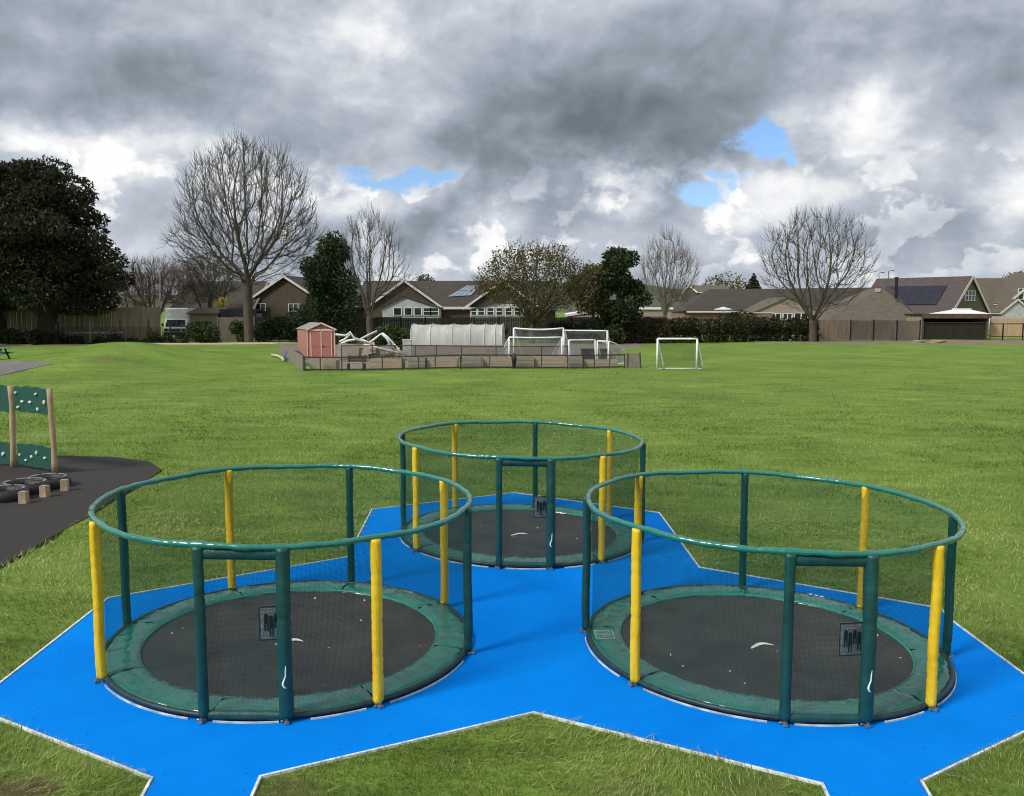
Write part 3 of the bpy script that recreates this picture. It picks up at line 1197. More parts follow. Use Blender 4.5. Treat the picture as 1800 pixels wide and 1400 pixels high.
# ------------------------------------------------------------------ fenced enclosure: shed, polytunnel, goals, raised beds
GREYWOOD = mat('grey_fence_wood', (.17, .145, .125), .85, .3, 4, .4, 40, stretch=(3, 3, .4), col2=(.27, .235, .20))
DARKRAIL = mat('dark_rail', (.030, .024, .020), .6, .3, 5, .2, 30, col2=(.055, .045, .036))
TAN = mat('raised_bed_board', (.28, .22, .165), .85, .3, 2.0, .4, 20, stretch=(.5, .5, 3), col2=(.42, .34, .265))
TAN2 = mat('grey_bed_board', (.20, .18, .145), .85, .3, 2.0, .4, 20, stretch=(.5, .5, 3), col2=(.31, .28, .235))
SOIL = mat('soil', (.06, .045, .03), .95, .3, 6, .6, 30)
PVC = mat('white_pvc', (.74, .75, .74), .4, .10, 2.5)
PVC2 = mat('grimy_pvc', (.50, .50, .47), .5, .22, 2.0)
GNET = net_mat('goal_net', (.45, .47, .46), 0.05, 0.09, 0.17, .5)
DNET = net_mat('dark_goal_net', (.06, .085, .06), 0.05, 0.14, 0.13, .4)

FLx, FLy = -11.4, 48.6
FRx, FRy = 7.35, 50.4
BLx, BLy = -17.2, 65.6


def uvnet(name, quad, m, parent, nu=8, nv=6, sag=(0, 0, 0), amp=0.0):
    a, b, c, d = (Vector(q) for q in quad)
    lu, lv = (b - a).length, (d - a).length
    vs, uv = [], []
    for j in range(nv + 1):
        for i in range(nu + 1):
            u, v = i / nu, j / nv
            p = a * (1 - u) * (1 - v) + b * u * (1 - v) + c * u * v + d * (1 - u) * v
            s = math.sin(math.pi * u) * math.sin(math.pi * v)
            p = p + Vector(sag) * s
            vs.append(p)
            uv.append((u * lu, v * lv))
    w = nu + 1
    mb = MB().add(vs, [(j * w + i, j * w + i + 1, (j + 1) * w + i + 1, (j + 1) * w + i) for j in range(nv) for i in range(nu)])
    o = mb.part(name, m, parent, True)
    ul = o.data.uv_layers.new(name='UVMap')
    for lp in o.data.loops:
        ul.data[lp.index].uv = uv[lp.vertex_index]
    return o


# low front rail fence with a post every bay
ff = thing('rail_fence', (FLx, FLy, H(FLx, FLy)), 'low dark two rail fence along the front of the fenced corner', 'fence')


def front(px):
    """point on the front fence line under a photo column"""
    d = ray(px, 640)
    # line FL -> FR
    ex, ey = FRx - FLx, FRy - FLy
    t = (FLx * d.y - FLy * d.x) / (ey * d.x - ex * d.y)
    return Vector((FLx + ex * t, FLy + ey * t, H(FLx + ex * t, FLy + ey * t)))


cols = [535, 563, 601, 638, 672, 707, 736, 765, 810, 861, 902, 952, 998, 1026, 1045, 1072, 1098]
for k, px in enumerate(cols):
    q = front(px)
    h_ = .86 if k in (0, 7, 12, 16) else .80
    w = .085 if k in (0, 8, 10) else .055
    MB().box((q.x, q.y, q.z + h_ / 2 - .02), (w, w, h_)).part('post', DARKRAIL, ff)
for a, b in zip(cols[:-1], cols[1:]):
    p, q = front(a), front(b)
    for z, hh in ((.76, .075), (.09, .075)):
        MB().bar(p + Vector((.05, -.035, z)), q + Vector((-.03, -.035, z)), .04, hh).part('rail', DARKRAIL, ff)
# grey picket side panel
gf = thing('picket_fence', (BLx, BLy, H(BLx, BLy)), 'weathered grey picket fence on the short end beside the pink shed', 'fence')
A, B = Vector((BLx, BLy, 0)), Vector((FLx - .06, FLy, 0))
L = (B - A).length
d = (B - A).normalized()
npk = 96
for k in range(npk):
    p = A + d * (L * (k + .5) / npk)
    z = H(p.x, p.y)
    top = .84 + rng.uniform(-.015, .015)
    mb = MB().box((p.x, p.y, z + top / 2), (L / npk * .90, .02, top), math.atan2(d.y, d.x))
    mb.part('picket', GREYWOOD, gf)
for zz in (.2, .66):
    mb = MB()
    sft = Vector((-d.y, d.x, 0)) * .03
    mb.bar(A + sft + Vector((0, 0, H(A.x, A.y) + zz)), B + sft + Vector((0, 0, H(B.x, B.y) + zz)), .03, .07)
    mb.part('rail', GREYWOOD, gf)
# grey end panel and post on the right
q0, q1 = front(1100), front(1125)
gp = thing('fence_panel', q0, 'grey horizontal board panel closing the end nearest the small goal', 'fence')
for k in range(5):
    a, b = q0 + Vector((0.03, .05, .02 + k * .165)), q1 + Vector((0, .05, .02 + k * .165))
    MB().slab([a, b, b + Vector((.012, .01, .155)), a + Vector((0, .01, .155))], .025).part('board', GREYWOOD, gp)
MB().bar(q0 + Vector((0, 0, -.02)), q0 + Vector((.03, 0, .92)), .07, .07).part('post', TAN2, gp)
MB().bar(q1 + Vector((.05, 0, -.02)), q1 + Vector((-.01, 0, .88)), .06, .06).part('post', DARKRAIL, gp)
# inner dark rail fence with mesh
inr = thing('mesh_fence', P(640, 625, 56), 'thin dark rail fence with wire mesh in front of the polytunnel', 'fence')
inr_y = 56.0
ORG[inr.name] = Vector(inr.location)
pts = [600, 655, 730, 767, 811, 872, 952, 998]
ppp = []
for px in pts:
    d_ = ray(px, 620)
    x = d_.x / d_.y * inr_y
    ppp.append(Vector((x, inr_y, H(x, inr_y))))
for q in ppp:
    MB().box((q.x, q.y, q.z + .52), (.05, .05, 1.06)).part('post', DARKRAIL, inr)
for p, q in zip(ppp[:-1], ppp[1:]):
    MB().bar(p + Vector((0, -.03, 1.02)), q + Vector((0, -.03, 1.02)), .035, .05).part('rail', DARKRAIL, inr)
    uvnet('wire_mesh', [p + up * .05, q + up * .05, q + up * 1.0, p + up * 1.0], MATS['dark_goal_net'], inr, 2, 2)


# raised beds and boards behind the rails
def raised_bed(px0, px1, back, h_, m, lab, lean=0):
    a, b = front(px0), front(px1)
    a = a + Vector((0, back, 0))
    b = b + Vector((0, back, 0))
    t = thing('raised_bed', (a + b) / 2, lab, 'raised bed', 'timber raised beds behind the low rail fence')
    dep = 1.1
    nb = max(2, int(round(h_ / .2)))
    bh = h_ / nb
    for k in range(nb):
        for f in (0, dep):
            jit = rng.uniform(-.01, .01)
            MB().slab([a + Vector((0, f + jit, k * bh + .004)), b + Vector((0, f + jit, k * bh + .004)),
                       b + Vector((0, f + jit, (k + 1) * bh - .006)), a + Vector((0, f + jit, (k + 1) * bh - .006))], .04).part('board', m, t)
        for q in (a, b):
            s = .022 if q is a else -.022
            MB().box((q.x + s, q.y + dep / 2, q.z + k * bh + bh / 2), (.04, dep - .09, bh - .01)).part('board', m, t)
    MB().slab([a + Vector((.04, .02, h_ - .08)), b + Vector((-.04, .02, h_ - .08)), b + Vector((-.04, dep - .04, h_ - .06)),
               a + Vector((.04, dep - .04, h_ - .06))], .05).part('soil', SOIL, t)
    return t


BEDS = [(566, 588, .35, .58, TAN, 'short tan raised bed in front of the pink shed doors'),
        (648, 706, .5, .62, TAN, 'long tan raised bed with bare plant stems in front of the white frames'),
        (716, 746, .4, .66, TAN2, 'grey raised bed at the open end of the polytunnel'),
        (748, 803, .6, .56, TAN, 'tan raised bed with a dark square opening, second along the polytunnel'),
        (812, 846, .4, .62, TAN2, 'grey green raised bed in front of the middle of the polytunnel'),
        (848, 898, .7, .55, TAN, 'pale raised bed at the far end of the polytunnel'),
        (905, 938, .4, .66, TAN2, 'brown grey raised bed beside the dark sack on the rail'),
        (940, 996, .6, .62, TAN, 'long tan raised bed in front of the stacked goals'),
        (1000, 1024, .35, .66, TAN2, 'narrow grey raised bed between the two groups of goals'),
        (1028, 1088, .6, .42, TAN, 'low sloping tan raised bed at the end nearest the small goal')]
for bd in BEDS:
    raised_bed(*bd)
# bench and dark square, sack, stems
a, b = front(606), front(640)
bn = thing('slatted_bench', (a + b) / 2, 'dark slatted bench with one pale board behind the low rail fence', 'bench')
for k in range(3):
    m_ = PVC2 if k == 1 else GREYWOOD
    MB().box(((a.x + b.x) / 2, a.y + .5 + k * .13, a.z + .40), (b.x - a.x, .11, .035)).part('slat', m_, bn)
for k in range(3):
    MB().box(((a.x + b.x) / 2, a.y + .92, a.z + .50 + k * .12), (b.x - a.x, .03, .09)).part('slat', DARKRAIL, bn)
for s in (a.x + .08, b.x - .08):
    MB().box((s, a.y + .65, a.z + .19), (.07, .45, .38)).part('leg', DARKRAIL, bn)
    MB().box((s, a.y + .95, a.z + .42), (.06, .03, .84)).part('leg', DARKRAIL, bn)
q = front(903)
mb = MB()
mb.tube([q + Vector((.02, -.1, z)) for z in (.10, .22, .40, .55, .70, .86)], [.05, .10, .13, .15, .12, .05], 9)
tag(mb.top('sack', mat('black_sack', (.012, .012, .014), .5, .3, 9, .5, 20), q, True), 'black sack hanging on the low rail fence', 'sack')
q = front(583) + Vector((0.1, .15, 0))
for (px, py, lab) in ((538, 641, 'white ball behind the first bay of the rail fence'),):
    g = front(px) + Vector((0, .3, .12))
    tag(MB().ball(g, .12, 12, 8).top('ball', PVC, g, True), lab, 'ball')
mb = MB()
for k in range(26):
    g = front(rng.uniform(652, 702)) + Vector((0, rng.uniform(.55, 1.3), .58))
    e = g + Vector((rng.uniform(-.1, .1), rng.uniform(-.1, .1), rng.uniform(.2, .5)))
    mb.bar(g, e, .014, .014)
    if k % 2:
        mb.bar((g + e) / 2, (g + e) / 2 + Vector((rng.uniform(-.2, .2), 0, rng.uniform(.05, .2))), .010, .010)
tag(mb.top('plant_stems', mat('dry_stem', (.10, .08, .05), .9, .3, 9)), 'bare dead plant stems in the long tan raised bed', 'plant', None, 'stuff')

# pink shed
PINK = mat('pink_shed_boards', (.38, .165, .135), .7, .10, 3, .2, 30, col2=(.46, .215, .18))
PINKD = mat('pink_shed_door', (.34, .125, .100), .7, .1, 3, .2, 30, col2=(.40, .160, .13))
PINKW = mat('pale_pink_trim', (.62, .42, .38), .6, .12, 5)
SHEDROOF = mat('shed_roof_felt', (.17, .17, .17), .9, .3, 4, .4, 30, col2=(.30, .295, .29))
sy = 59.5
s0 = P(541, 630, sy)
s1 = P(589, 630, sy)
sx0, sx1 = s0.x, s1.x
sw = sx1 - sx0
cx = (sx0 + sx1) / 2
sz = H(cx, sy)
ze = P(0, 579.0, sy).z
zr = P(0, 569.0, sy).z
shed = thing('garden_shed', (cx, sy, sz), 'pink apex garden shed with double doors and pale trim', 'shed')
dep = 2.4
bx = -.55                                            # the shed is turned a little: its back stands further left


def SX(u, v, z):
    """u across the front 0..1, v depth 0..1"""
    return Vector((sx0 + u * sw + bx * v * dep / 2.4 * 2.2, sy + v * dep, z))


for k in range(13):                                 # front boards either side of the doors are narrow: side boards one by one
    v0, v1 = k / 13, (k + 1) / 13 - .008
    MB().slab([SX(0, v0, sz), SX(0, v1, sz), SX(0, v1, ze), SX(0, v0, ze)], .02).part('board', PINK, shed)
    MB().slab([SX(1, v0, sz), SX(1, v1, sz), SX(1, v1, ze), SX(1, v0, ze)], .02).part('board', PINK, shed)
mb = MB()
mb.add([SX(0, 0.01, sz), SX(1, 0.01, sz), SX(1, 0.01, ze), SX(.5, 0.01, zr), SX(0, 0.01, ze)], [(0, 1, 2, 3, 4)])
mb.add([SX(0, .99, sz), SX(1, .99, sz), SX(1, .99, ze), SX(.5, .99, zr), SX(0, .99, ze)], [(4, 3, 2, 1, 0)])
mb.part('wall', PINK, shed)
for u0, u1 in ((.16, .505), (.515, .86)):
    mb = MB().slab([SX(u0, 0, sz + .05) + Vector((0, -.03, 0)), SX(u1, 0, sz + .05) + Vector((0, -.03, 0)), SX(u1, 0, ze - .14) + Vector((0, -.03, 0)),
                    SX(u0, 0, ze - .14) + Vector((0, -.03, 0))], .03)
    dr = mb.part('door', PINKD, shed)
    mb = MB()
    um = (u0 + u1) / 2
    p = SX(um, 0, sz + .80) + Vector((0, -.045, 0))
    mb.box(p, (sw * .33, .015, .05))
    mb.part('ledge', PINKD, dr)
    if u0 > .5:
        MB().box(SX(u0 + .07, 0, sz + .82) + Vector((0, -.07, 0)), (.12, .03, .05)).part('handle', BLACK, dr)
for u in (.135, .51, .885, 1.0, 0.0):
    MB().box(SX(u, 0, (sz + ze) / 2) + Vector((0, -.045 if u not in (0, 1) else -.012, -.02)), (.06, .03, ze - sz - .10)).part('trim', PINKW, shed)
MB().box(SX(.5, 0, ze - .06) + Vector((0, -.045, 0)), (sw + .1, .03, .12)).part('trim', PINKW, shed)
for sgn in (0, 1):
    e = SX(sgn, -.05, ze) + Vector(((-.1 if sgn == 0 else .1), 0, -.02))
    r_ = SX(.5, -.05, zr + .05)
    e2, r2 = SX(sgn, 1.05, ze) + Vector(((-.1 if sgn == 0 else .1), 0, -.02)), SX(.5, 1.05, zr + .05)
    MB().slab([e, r_, r2, e2], .04).part('roof', SHEDROOF, shed)
    MB().bar(e + Vector((0, -.03, -.02)), r_ + Vector((0, -.03, -.02)), .03, .10).part('bargeboard', PINKW, shed)
# blue bundle left of it
q = Vector((P(516, 622, 58).x, 58, H(-14.5, 58)))
mb = MB()
vs, fs = [], []
nu, nv = 18, 8
for j in range(nv + 1):
    for i in range(nu):
        a, t = 2 * math.pi * i / nu, math.pi / 2 * j / nv
        k = 1 + .13 * math.sin(5 * a + j) + .08 * math.sin(9 * a + 2.1 * j)
        vs.append(q + Vector((math.cos(a) * math.cos(t) * .62 * k, math.sin(a) * math.cos(t) * .5 * k, math.sin(t) ** .7 * .60 * (1 + .06 * math.sin(7 * a)))))
fs = [(j * nu + i, j * nu + (i + 1) % nu, (j + 1) * nu + (i + 1) % nu, (j + 1) * nu + i) for j in range(nv) for i in range(nu)]
mb.add(vs, fs)
tag(mb.top('tarpaulin', mat('navy_tarpaulin', (.012, .018, .06), .4, .3, 4, .6, 12, col2=(.10, .13, .22)), q, True),
    'crumpled navy tarpaulin bundle between picket fence and shed', 'tarpaulin')
# white pipe lying on the grass outside the picket fence
g0, g1 = G(478, 627), G(499, 636)
mb = MB()
mb.tube([g0 + up * .10, g0.lerp(g1, .3) + Vector((.1, .2, .13)), g0.lerp(g1, .7) + Vector((.1, .15, .12)), g1 + up * .08], .10, 8)
tag(mb.top('pipe', mat('dull_pipe', (.42, .38, .28), .7, .2, 3), g0, True), 'short pale curved pipe lying on the grass outside the picket fence', 'pipe')

# polytunnel
PT = mat('polythene', (.50, .52, .48), .35, .14, 1.6, .25, 5, stretch=(1, 1, .25), col2=(.72, .73, .68), transl=.35)
py_ = 60.5
x0, x1 = P(724, 620, py_).x, P(884, 620, py_).x
zt = P(800, 571, py_).z
pt = thing('polytunnel', (x0, py_, H(x0, py_)), 'white polythene covered tunnel greenhouse with an open end', 'polytunnel')
hw = 1.45
zb = H(x0, py_)


def hoop(x, s=1.0, sk=0.0):
    pts = []
    for i in range(15):
        t = math.pi * i / 14
        yy = -math.copysign(abs(math.cos(t)) ** .62, math.cos(t)) * hw * s
        zz = zb + .35 + (zt - zb - .35) * (math.sin(t) ** .62) * s
        pts.append(Vector((x + sk * yy, py_ + hw + yy, zz)))
    return [Vector((x - sk * hw, py_ + hw - hw * s, zb))] + pts + [Vector((x + sk * hw, py_ + hw + hw * s, zb))]


segs = [724, 758, 796, 828, 853, 872, 884]
for k in range(len(segs) - 1):
    xa, xb = P(segs[k], 620, py_).x, P(segs[k + 1], 620, py_).x
    nn = 8
    rows = []
    for i in range(nn + 1):
        u = i / nn
        x = xa + (xb - xa) * u
        rows.append(hoop(x, 1.0 - .022 * math.sin(math.pi * u) + (0.006 * math.sin(i * 2.7 + k)), .06))
    mb = MB()
    m_ = len(rows[0])
    mb.add([p for r_ in rows for p in r_], [(i * m_ + j, (i + 1) * m_ + j, (i + 1) * m_ + j + 1, i * m_ + j + 1) for i in range(nn) for j in range(m_ - 1)])
    mb.part('cover', PT, pt, True)
for px in segs:
    mb = MB()
    mb.tube(hoop(P(px, 620, py_).x, 1.012, .06), .030, 6)
    mb.part('hoop', PVC2, pt, True)
mb = MB()
hp = hoop(P(884, 620, py_).x - .03, .99, .06)
mb.poly(hp)
mb.part('end_sheet', PT, pt)
for yy in (0, 2 * hw):
    for k in range(4):
        MB().box(((x0 + x1) / 2, py_ + yy + (-.03 if yy == 0 else .03), zb + .11 + k * .215), (x1 - x0 + .2, .05, .205)).part('base_board', TAN2, pt)
q = Vector((P(716, 620, 58.5).x, 58.5, H(-6.8, 58.5)))
mb = MB()
wb = thing('water_butt', q, 'grey crate like tank standing at the open end of the polytunnel', 'tank')
MB().box((q.x, q.y, q.z + .62), (.55, .55, 1.24)).part('tank', mat('grey_tank', (.34, .34, .33), .6, .3, 3), wb)
MB().box((q.x, q.y, q.z + 1.27), (.62, .62, .06)).part('lid', PVC2, wb)


# goals
def goal(label, loc, w, h_, dep, yaw, m, net, r=.045, bow=0, group=None, name='football_goal', pitch=0.0, curved=0.0, sagbar=0.0, topdep=0.0, skew=0.0):
    loc = Vector(loc)
    t = thing(name, loc, label, 'goal', group)
    M = Matrix.Rotation(yaw, 3, 'Z') @ Matrix.Rotation(pitch, 3, 'X')

    def W(x, y, z):
        return loc + M @ Vector((x + skew * y, y, z))
    for s in (0, 1):
        MB().tube([W(s * w, 0, 0), W(s * w, 0, h_)], r, 8).part('post', m, t, True)
        k = 8
        pts = []
        for i in range(k + 1):
            u = i / k
            y = topdep + (dep - topdep) * u
            z = h_ * (1 - u) + curved * math.sin(math.pi * u)
            pts.append(W(s * w, y, z))
        MB().tube(([W(s * w, 0, h_)] if topdep else []) + pts, r * .75, 7).part('stay', m, t, True)
        MB().tube([W(s * w, 0, .03), W(s * w, dep, .03)], r * .75, 7).part('ground_bar', m, t, True)
    MB().tube([W(w * i / 6, 0, h_ - sagbar * math.sin(math.pi * i / 6)) for i in range(7)], r, 8).part('crossbar', m, t, True)
    MB().tube([W(0, dep, .03), W(w, dep, .03)], r * .75, 7).part('ground_bar', m, t, True)
    if net:
        n_ = M @ Vector((0, -.05, -.12))
        uvnet('net', [W(0, dep, .04), W(w, dep, .04), W(w, topdep, h_), W(0, topdep, h_)], net, t, 8, 8, n_)
        for s in (0, w):
            uvnet('net', [W(s, 0, .03), W(s, dep, .03), W(s, dep * .5 + topdep * .5, h_ * .5 + curved), W(s, 0, h_)], net, t, 4, 4)
    return t


gl = G(1155, 651)
gr = G(1224, 651)
goal('white small goal standing alone on the grass outside the fenced corner', gl, (gr - gl).length, 1.72, .85, math.atan2(gr.y - gl.y, gr.x - gl.x) - .02, PVC, DNET, .055,
     curved=.08, skew=.62)


def zz(x, y):
    return Vector((x, y, H(x, y)))


def gx(px, D):
    return zz(P(px, 620, D).x, D)


gg = 'goals stored in the fenced corner'
a = gx(895, 55.5)
goal('lower wide white goal next to the polytunnel', a, gx(988, 55.5).x - a.x, 1.62, 1.3, .04, PVC, GNET, .05, group=gg, sagbar=.03, name='football_goal', skew=-.55)
a = gx(903, 57.5)
goal('taller white goal with a drooping crossbar behind the lower one', a, gx(990, 57.5).x - a.x, 2.15, 1.1, -.05, PVC, GNET, .055, group=gg, sagbar=.10, skew=.55, curved=.1)
a = gx(992, 59)
goal('long white goal turned away, sloping crossbar down to the end post', a, 2.9, 1.92, 1.3, -.35, PVC, GNET, .045, group=gg, topdep=.2)
a = gx(1001, 54.5)
goal('small white goal leaning forward in front of the turned one', a, 1.7, 1.45, 1.3, .25, PVC, GNET, .04, group=gg, curved=.3, pitch=-.10, skew=.7)
a = gx(1050, 54)
goal('small rounded white goal at the end by the grey board panel', a, 1.0, 1.40, 1.9, -.95, PVC, GNET, .045, group=gg, curved=.35)
q = gx(1044, 56.5)
bm_ = thing('wheeled_bin', q, 'dark covered bin among the stored goals', 'bin')
MB().prism([(q.x - .75, q.y - .4), (q.x + .75, q.y - .4), (q.x + .8, q.y + .4), (q.x - .8, q.y + .4)], q.z, q.z + .75).part('body', mat('dark_bin', (.02, .025, .035), .5, .3, 5), bm_)
MB().box((q.x, q.y, q.z + .78), (1.7, .9, .06)).part('lid', BLACK, bm_)
q = gx(1074, 56.5)
MBB = MB()
for k in range(5):
    MBB = MB().box((q.x - .5 + k * .25, q.y, q.z + .42), (.2, .03, .84))
    if k == 0:
        pl = thing('pallet', q, 'upright grey timber pallet beside the dark covered bin', 'pallet')
    MBB.part('slat', GREYWOOD, pl)
for z in (.15, .7):
    MB().box((q.x, q.y + .05, q.z + z), (1.2, .05, .08)).part('bearer', GREYWOOD, pl)

# collapsed white frames left of the polytunnel
fr = [((590, 588), (603, 590), (609, 590), (615, 584), (622, 594), (632, 598), (648, 604)),
      ((597, 601), (606, 597), (615, 588)),
      ((600, 604), (612, 599), (625, 597), (640, 599), (655, 606)),
      ((633, 597), (648, 589), (663, 582)),
      ((649, 603), (660, 595), (670, 587), (680, 596), (688, 612)),
      ((672, 586), (682, 594), (690, 602), (692, 615)),
      ((640, 606), (665, 612), (690, 618), (715, 624)),
      ((646, 606), (670, 612), (700, 621)),
      ((692, 604), (703, 616), (712, 623))]
labs = ['zigzag white frame tube reaching from the shed wall', 'short white tube propped under the zigzag one', 'flattened white tube arched over the rubble',
        'straight white pole pointing up to the right', 'white inverted V shaped frame', 'outer white bent frame beside the inverted V',
        'long white pole sloping to the polytunnel tank', 'thin white pole lying under the long one', 'short white stay at the foot of the tank']
for k, (pts, lab) in enumerate(zip(fr, labs)):
    D = 55.0 + .45 * k
    mb = MB()
    mb.tube([P(px, py, D) for px, py in pts], .07 if k not in (7, 8) else .035, 7)
    o = mb.top('frame_tube', PVC if k % 3 else PVC2, P(*pts[0], D), True)
    tag(o, lab, 'frame', 'collapsed goal frames heaped beside the shed')
# boards and rubble the frames lie on
q = zz(P(650, 620, 57.6).x, 57.6)
for k, (px, py, w, h_, an, lab) in enumerate(((612, 617, 1.4, .9, .10, 'grey board leaning beside the shed wall'), (640, 615, 1.5, .7, -.22, 'tan board tilted under the heaped frames'),
                                             (668, 618, 1.6, .6, -.28, 'brown board sliding down towards the tank'), (688, 621, 1.2, .45, -.3, 'pale board lowest on the heap near the tank'))):
    c = P(px, py, 57.8 + .25 * k)
    mb = MB()
    M = Matrix.Rotation(an, 3, 'Y')
    vs = [c + M @ Vector((i * w / 2, j * .02 + .15 * l, l * h_ / 2)) for j in (-1, 1) for l in (-1, 1) for i in (-1, 1)]
    mb.add(vs, [(0, 1, 3, 2), (4, 6, 7, 5), (0, 4, 5, 1), (2, 3, 7, 6), (0, 2, 6, 4), (1, 5, 7, 3)])
    low = min(v.z for v in vs)
    tag(mb.top('board', (TAN2, TAN, GREYWOOD, TAN)[k], c), lab, 'board', 'boards under the heaped frames')

# ------------------------------------------------------------------ trees
BARK = mat('bark', (.055, .047, .034), .9, .3, 3, .5, 14, stretch=(2, 2, .4), col2=(.10, .092, .062))
BARK_DARK = mat('dark_bark', (.028, .022, .017), .9, .3, 3, .5, 14, col2=(.05, .04, .03))
BARK_RED = mat('reddish_twig', (.150, .105, .082), .9, .25, 2, col2=(.23, .17, .14))
BARK_PALE = mat('pale_twig', (.125, .105, .085), .9, .25, 2, col2=(.20, .175, .145))
L_CONIFER = leaf_mat('conifer_needles', (.013, .018, .009), (.032, .039, .016), (.085, .083, .038), .2)
L_IVY = leaf_mat('ivy_leaves', (.012, .026, .010), (.038, .064, .022), (.095, .12, .045), .3)
L_SPRING = leaf_mat('spring_leaves', (.075, .070, .020), (.145, .132, .036), (.24, .21, .07), .4)
L_HEDGE = leaf_mat('hedge_leaves', (.014, .022, .009), (.036, .046, .017), (.075, .080, .034), .25)
L_BROWN = leaf_mat('brown_hedge_leaves', (.05, .045, .022), (.085, .068, .036), (.13, .10, .06), .25)
L_GREEN = leaf_mat('shrub_leaves', (.024, .044, .012), (.055, .090, .022), (.10, .135, .040), .3)
L_YELLOW = leaf_mat('yellow_blossom', (.40, .28, .03), (.60, .46, .06), (.70, .60, .14), .3)


class TubeNP:
    def __init__(s):
        s.V, s.F, s.k = [], [], 0

    def frustum(s, a, b, ra, rb, n):
        d = b - a
        l = np.linalg.norm(d)
        if l < 1e-6:
            return
        d = d / l
        ref = np.array((0, 0, 1.0)) if abs(d[2]) < .9 else np.array((1.0, 0, 0))
        u = np.cross(d, ref)
        u /= np.linalg.norm(u)
        w = np.cross(u, d)
        t = np.arange(n) * 2 * np.pi / n
        c = np.cos(t)[:, None] * u + np.sin(t)[:, None] * w
        s.V.append(a + c * ra)
        s.V.append(b + c * rb)
        k = s.k
        for i in range(n):
            j = (i + 1) % n
            s.F.append((k + i, k + j, k + n + j, k + n + i))
        s.k += 2 * n

    def mesh(s, name, m):
        me = bpy.data.meshes.new(name)
        me.from_pydata(np.concatenate(s.V).tolist(), [], s.F)
        me.materials.append(m)
        me.polygons.foreach_set('use_smooth', [True] * len(me.polygons))
        return me


def grow(trunk, attract, step, infl, kill, tropism, iters, seed, limbs=()):
    """space colonisation: branches reach for points spread through the crown"""
    r = np.random.default_rng(seed)
    nodes = [np.array(p, float) for p in trunk]
    par = [-1] + list(range(len(trunk) - 1))
    for (k, d, m_) in limbs:
        d = np.array(d, float)
        d /= np.linalg.norm(d)
        p0, ip = nodes[k], k
        for q in range(m_):
            d2 = d + np.array((0, 0, .10 * q))
            p0 = p0 + d2 / np.linalg.norm(d2) * step
            nodes.append(p0)
            par.append(ip)
            ip = len(nodes) - 1
    att = np.array(attract)
    trop = np.array(tropism, float)
    ncount = [0] * len(nodes)
    for it in range(iters):
        if len(att) == 0:
            break
        kd = kdtree.KDTree(len(nodes))
        for i, p in enumerate(nodes):
            kd.insert(p, i)
        kd.balance()
        pull = {}
        for a in att:
            _, i, dd = kd.find(a)
            if dd < infl:
                v = a - nodes[i]
                pull.setdefault(i, []).append(v / (np.linalg.norm(v) + 1e-9))
        if not pull:
            infl *= 1.3
            continue
        new = []
        for i, vs in pull.items():
            if ncount[i] > 3:
                continue
            d = np.mean(vs, 0) + trop + r.normal(0, .10, 3)
            if par[i] >= 0:
                pd = nodes[i] - nodes[par[i]]
                d = d + .35 * pd / (np.linalg.norm(pd) + 1e-9)
            d /= np.linalg.norm(d) + 1e-9
            new.append((i, nodes[i] + d * step))
        for i, p in new:
            ncount[i] += 1
            nodes.append(p)
            par.append(i)
            ncount.append(0)
        kd = kdtree.KDTree(len(nodes))
        for i, p in enumerate(nodes):
            kd.insert(p, i)
        kd.balance()
        att = np.array([a for a in att if kd.find(a)[2] > kill])
    return np.array(nodes), np.array(par)


def tree_meshes(name, base, trunk_pts, att, m, step=.55, infl=5, kill=1.1, tropism=(0, 0, .15), iters=70, seed=1, r0=.3, tip=.016, expo=.47,
                twigs=3, twig_len=(.7, 1.5), twig_up=.5, centre=None, bark=None, limbs=()):
    nodes, par = grow(trunk_pts, att, step, infl, kill, tropism, iters, seed, limbs)
    r = np.random.default_rng(seed + 50)
    n = len(nodes)
    cnt = np.zeros(n)
    child = np.zeros(n, int)
    for i in range(n - 1, 0, -1):
        if child[i] == 0:
            cnt[i] = 1
        cnt[par[i]] += cnt[i]
        child[par[i]] += 1
    rad = tip * np.maximum(cnt, 1) ** expo
    sc = r0 / rad[0]
    rad = np.where(cnt > 3, rad * (1 + (sc - 1) * np.clip(np.log(np.maximum(cnt, 1)) / np.log(max(cnt[0], 2)), 0, 1)), rad)
    nt = len(trunk_pts)
    TT, CC = TubeNP(), TubeNP()
    for i in range(1, n):
        p = par[i]
        big = rad[i] > .05
        rp = min(rad[p], rad[i] * 1.5)
        (TT if i < nt else CC).frustum(nodes[p], nodes[i], rp if i >= nt else rad[p], rad[i], 9 if i < nt else (6 if big else 3))
    # root flare
    ctr = np.array(centre if centre is not None else nodes[nt:].mean(0))
    for i in range(nt, n):
        if cnt[i] > 4:
            continue
        out = nodes[i] - ctr
        out /= np.linalg.norm(out) + 1e-9
        pd = nodes[i] - nodes[par[i]]
        pd /= np.linalg.norm(pd) + 1e-9
        for k in range(twigs if child[i] == 0 else max(1, twigs - 1)):
            d = pd * .7 + out * .45 + r.normal(0, .38, 3) + np.array((0, 0, twig_up * .5))
            d /= np.linalg.norm(d)
            l = r.uniform(*twig_len)
            a = nodes[i]
            b = a + d * l * .5
            d2 = d + np.array((0, 0, twig_up)) + r.normal(0, .12, 3)
            d2 /= np.linalg.norm(d2)
            c = b + d2 * l * .5
            CC.frustum(a, b, tip * .95, tip * .8, 3)
            CC.frustum(b, c, tip * .8, tip * .45, 3)
    return TT.mesh('trunk', bark or m), CC.mesh('crown', m), nodes[nt:]


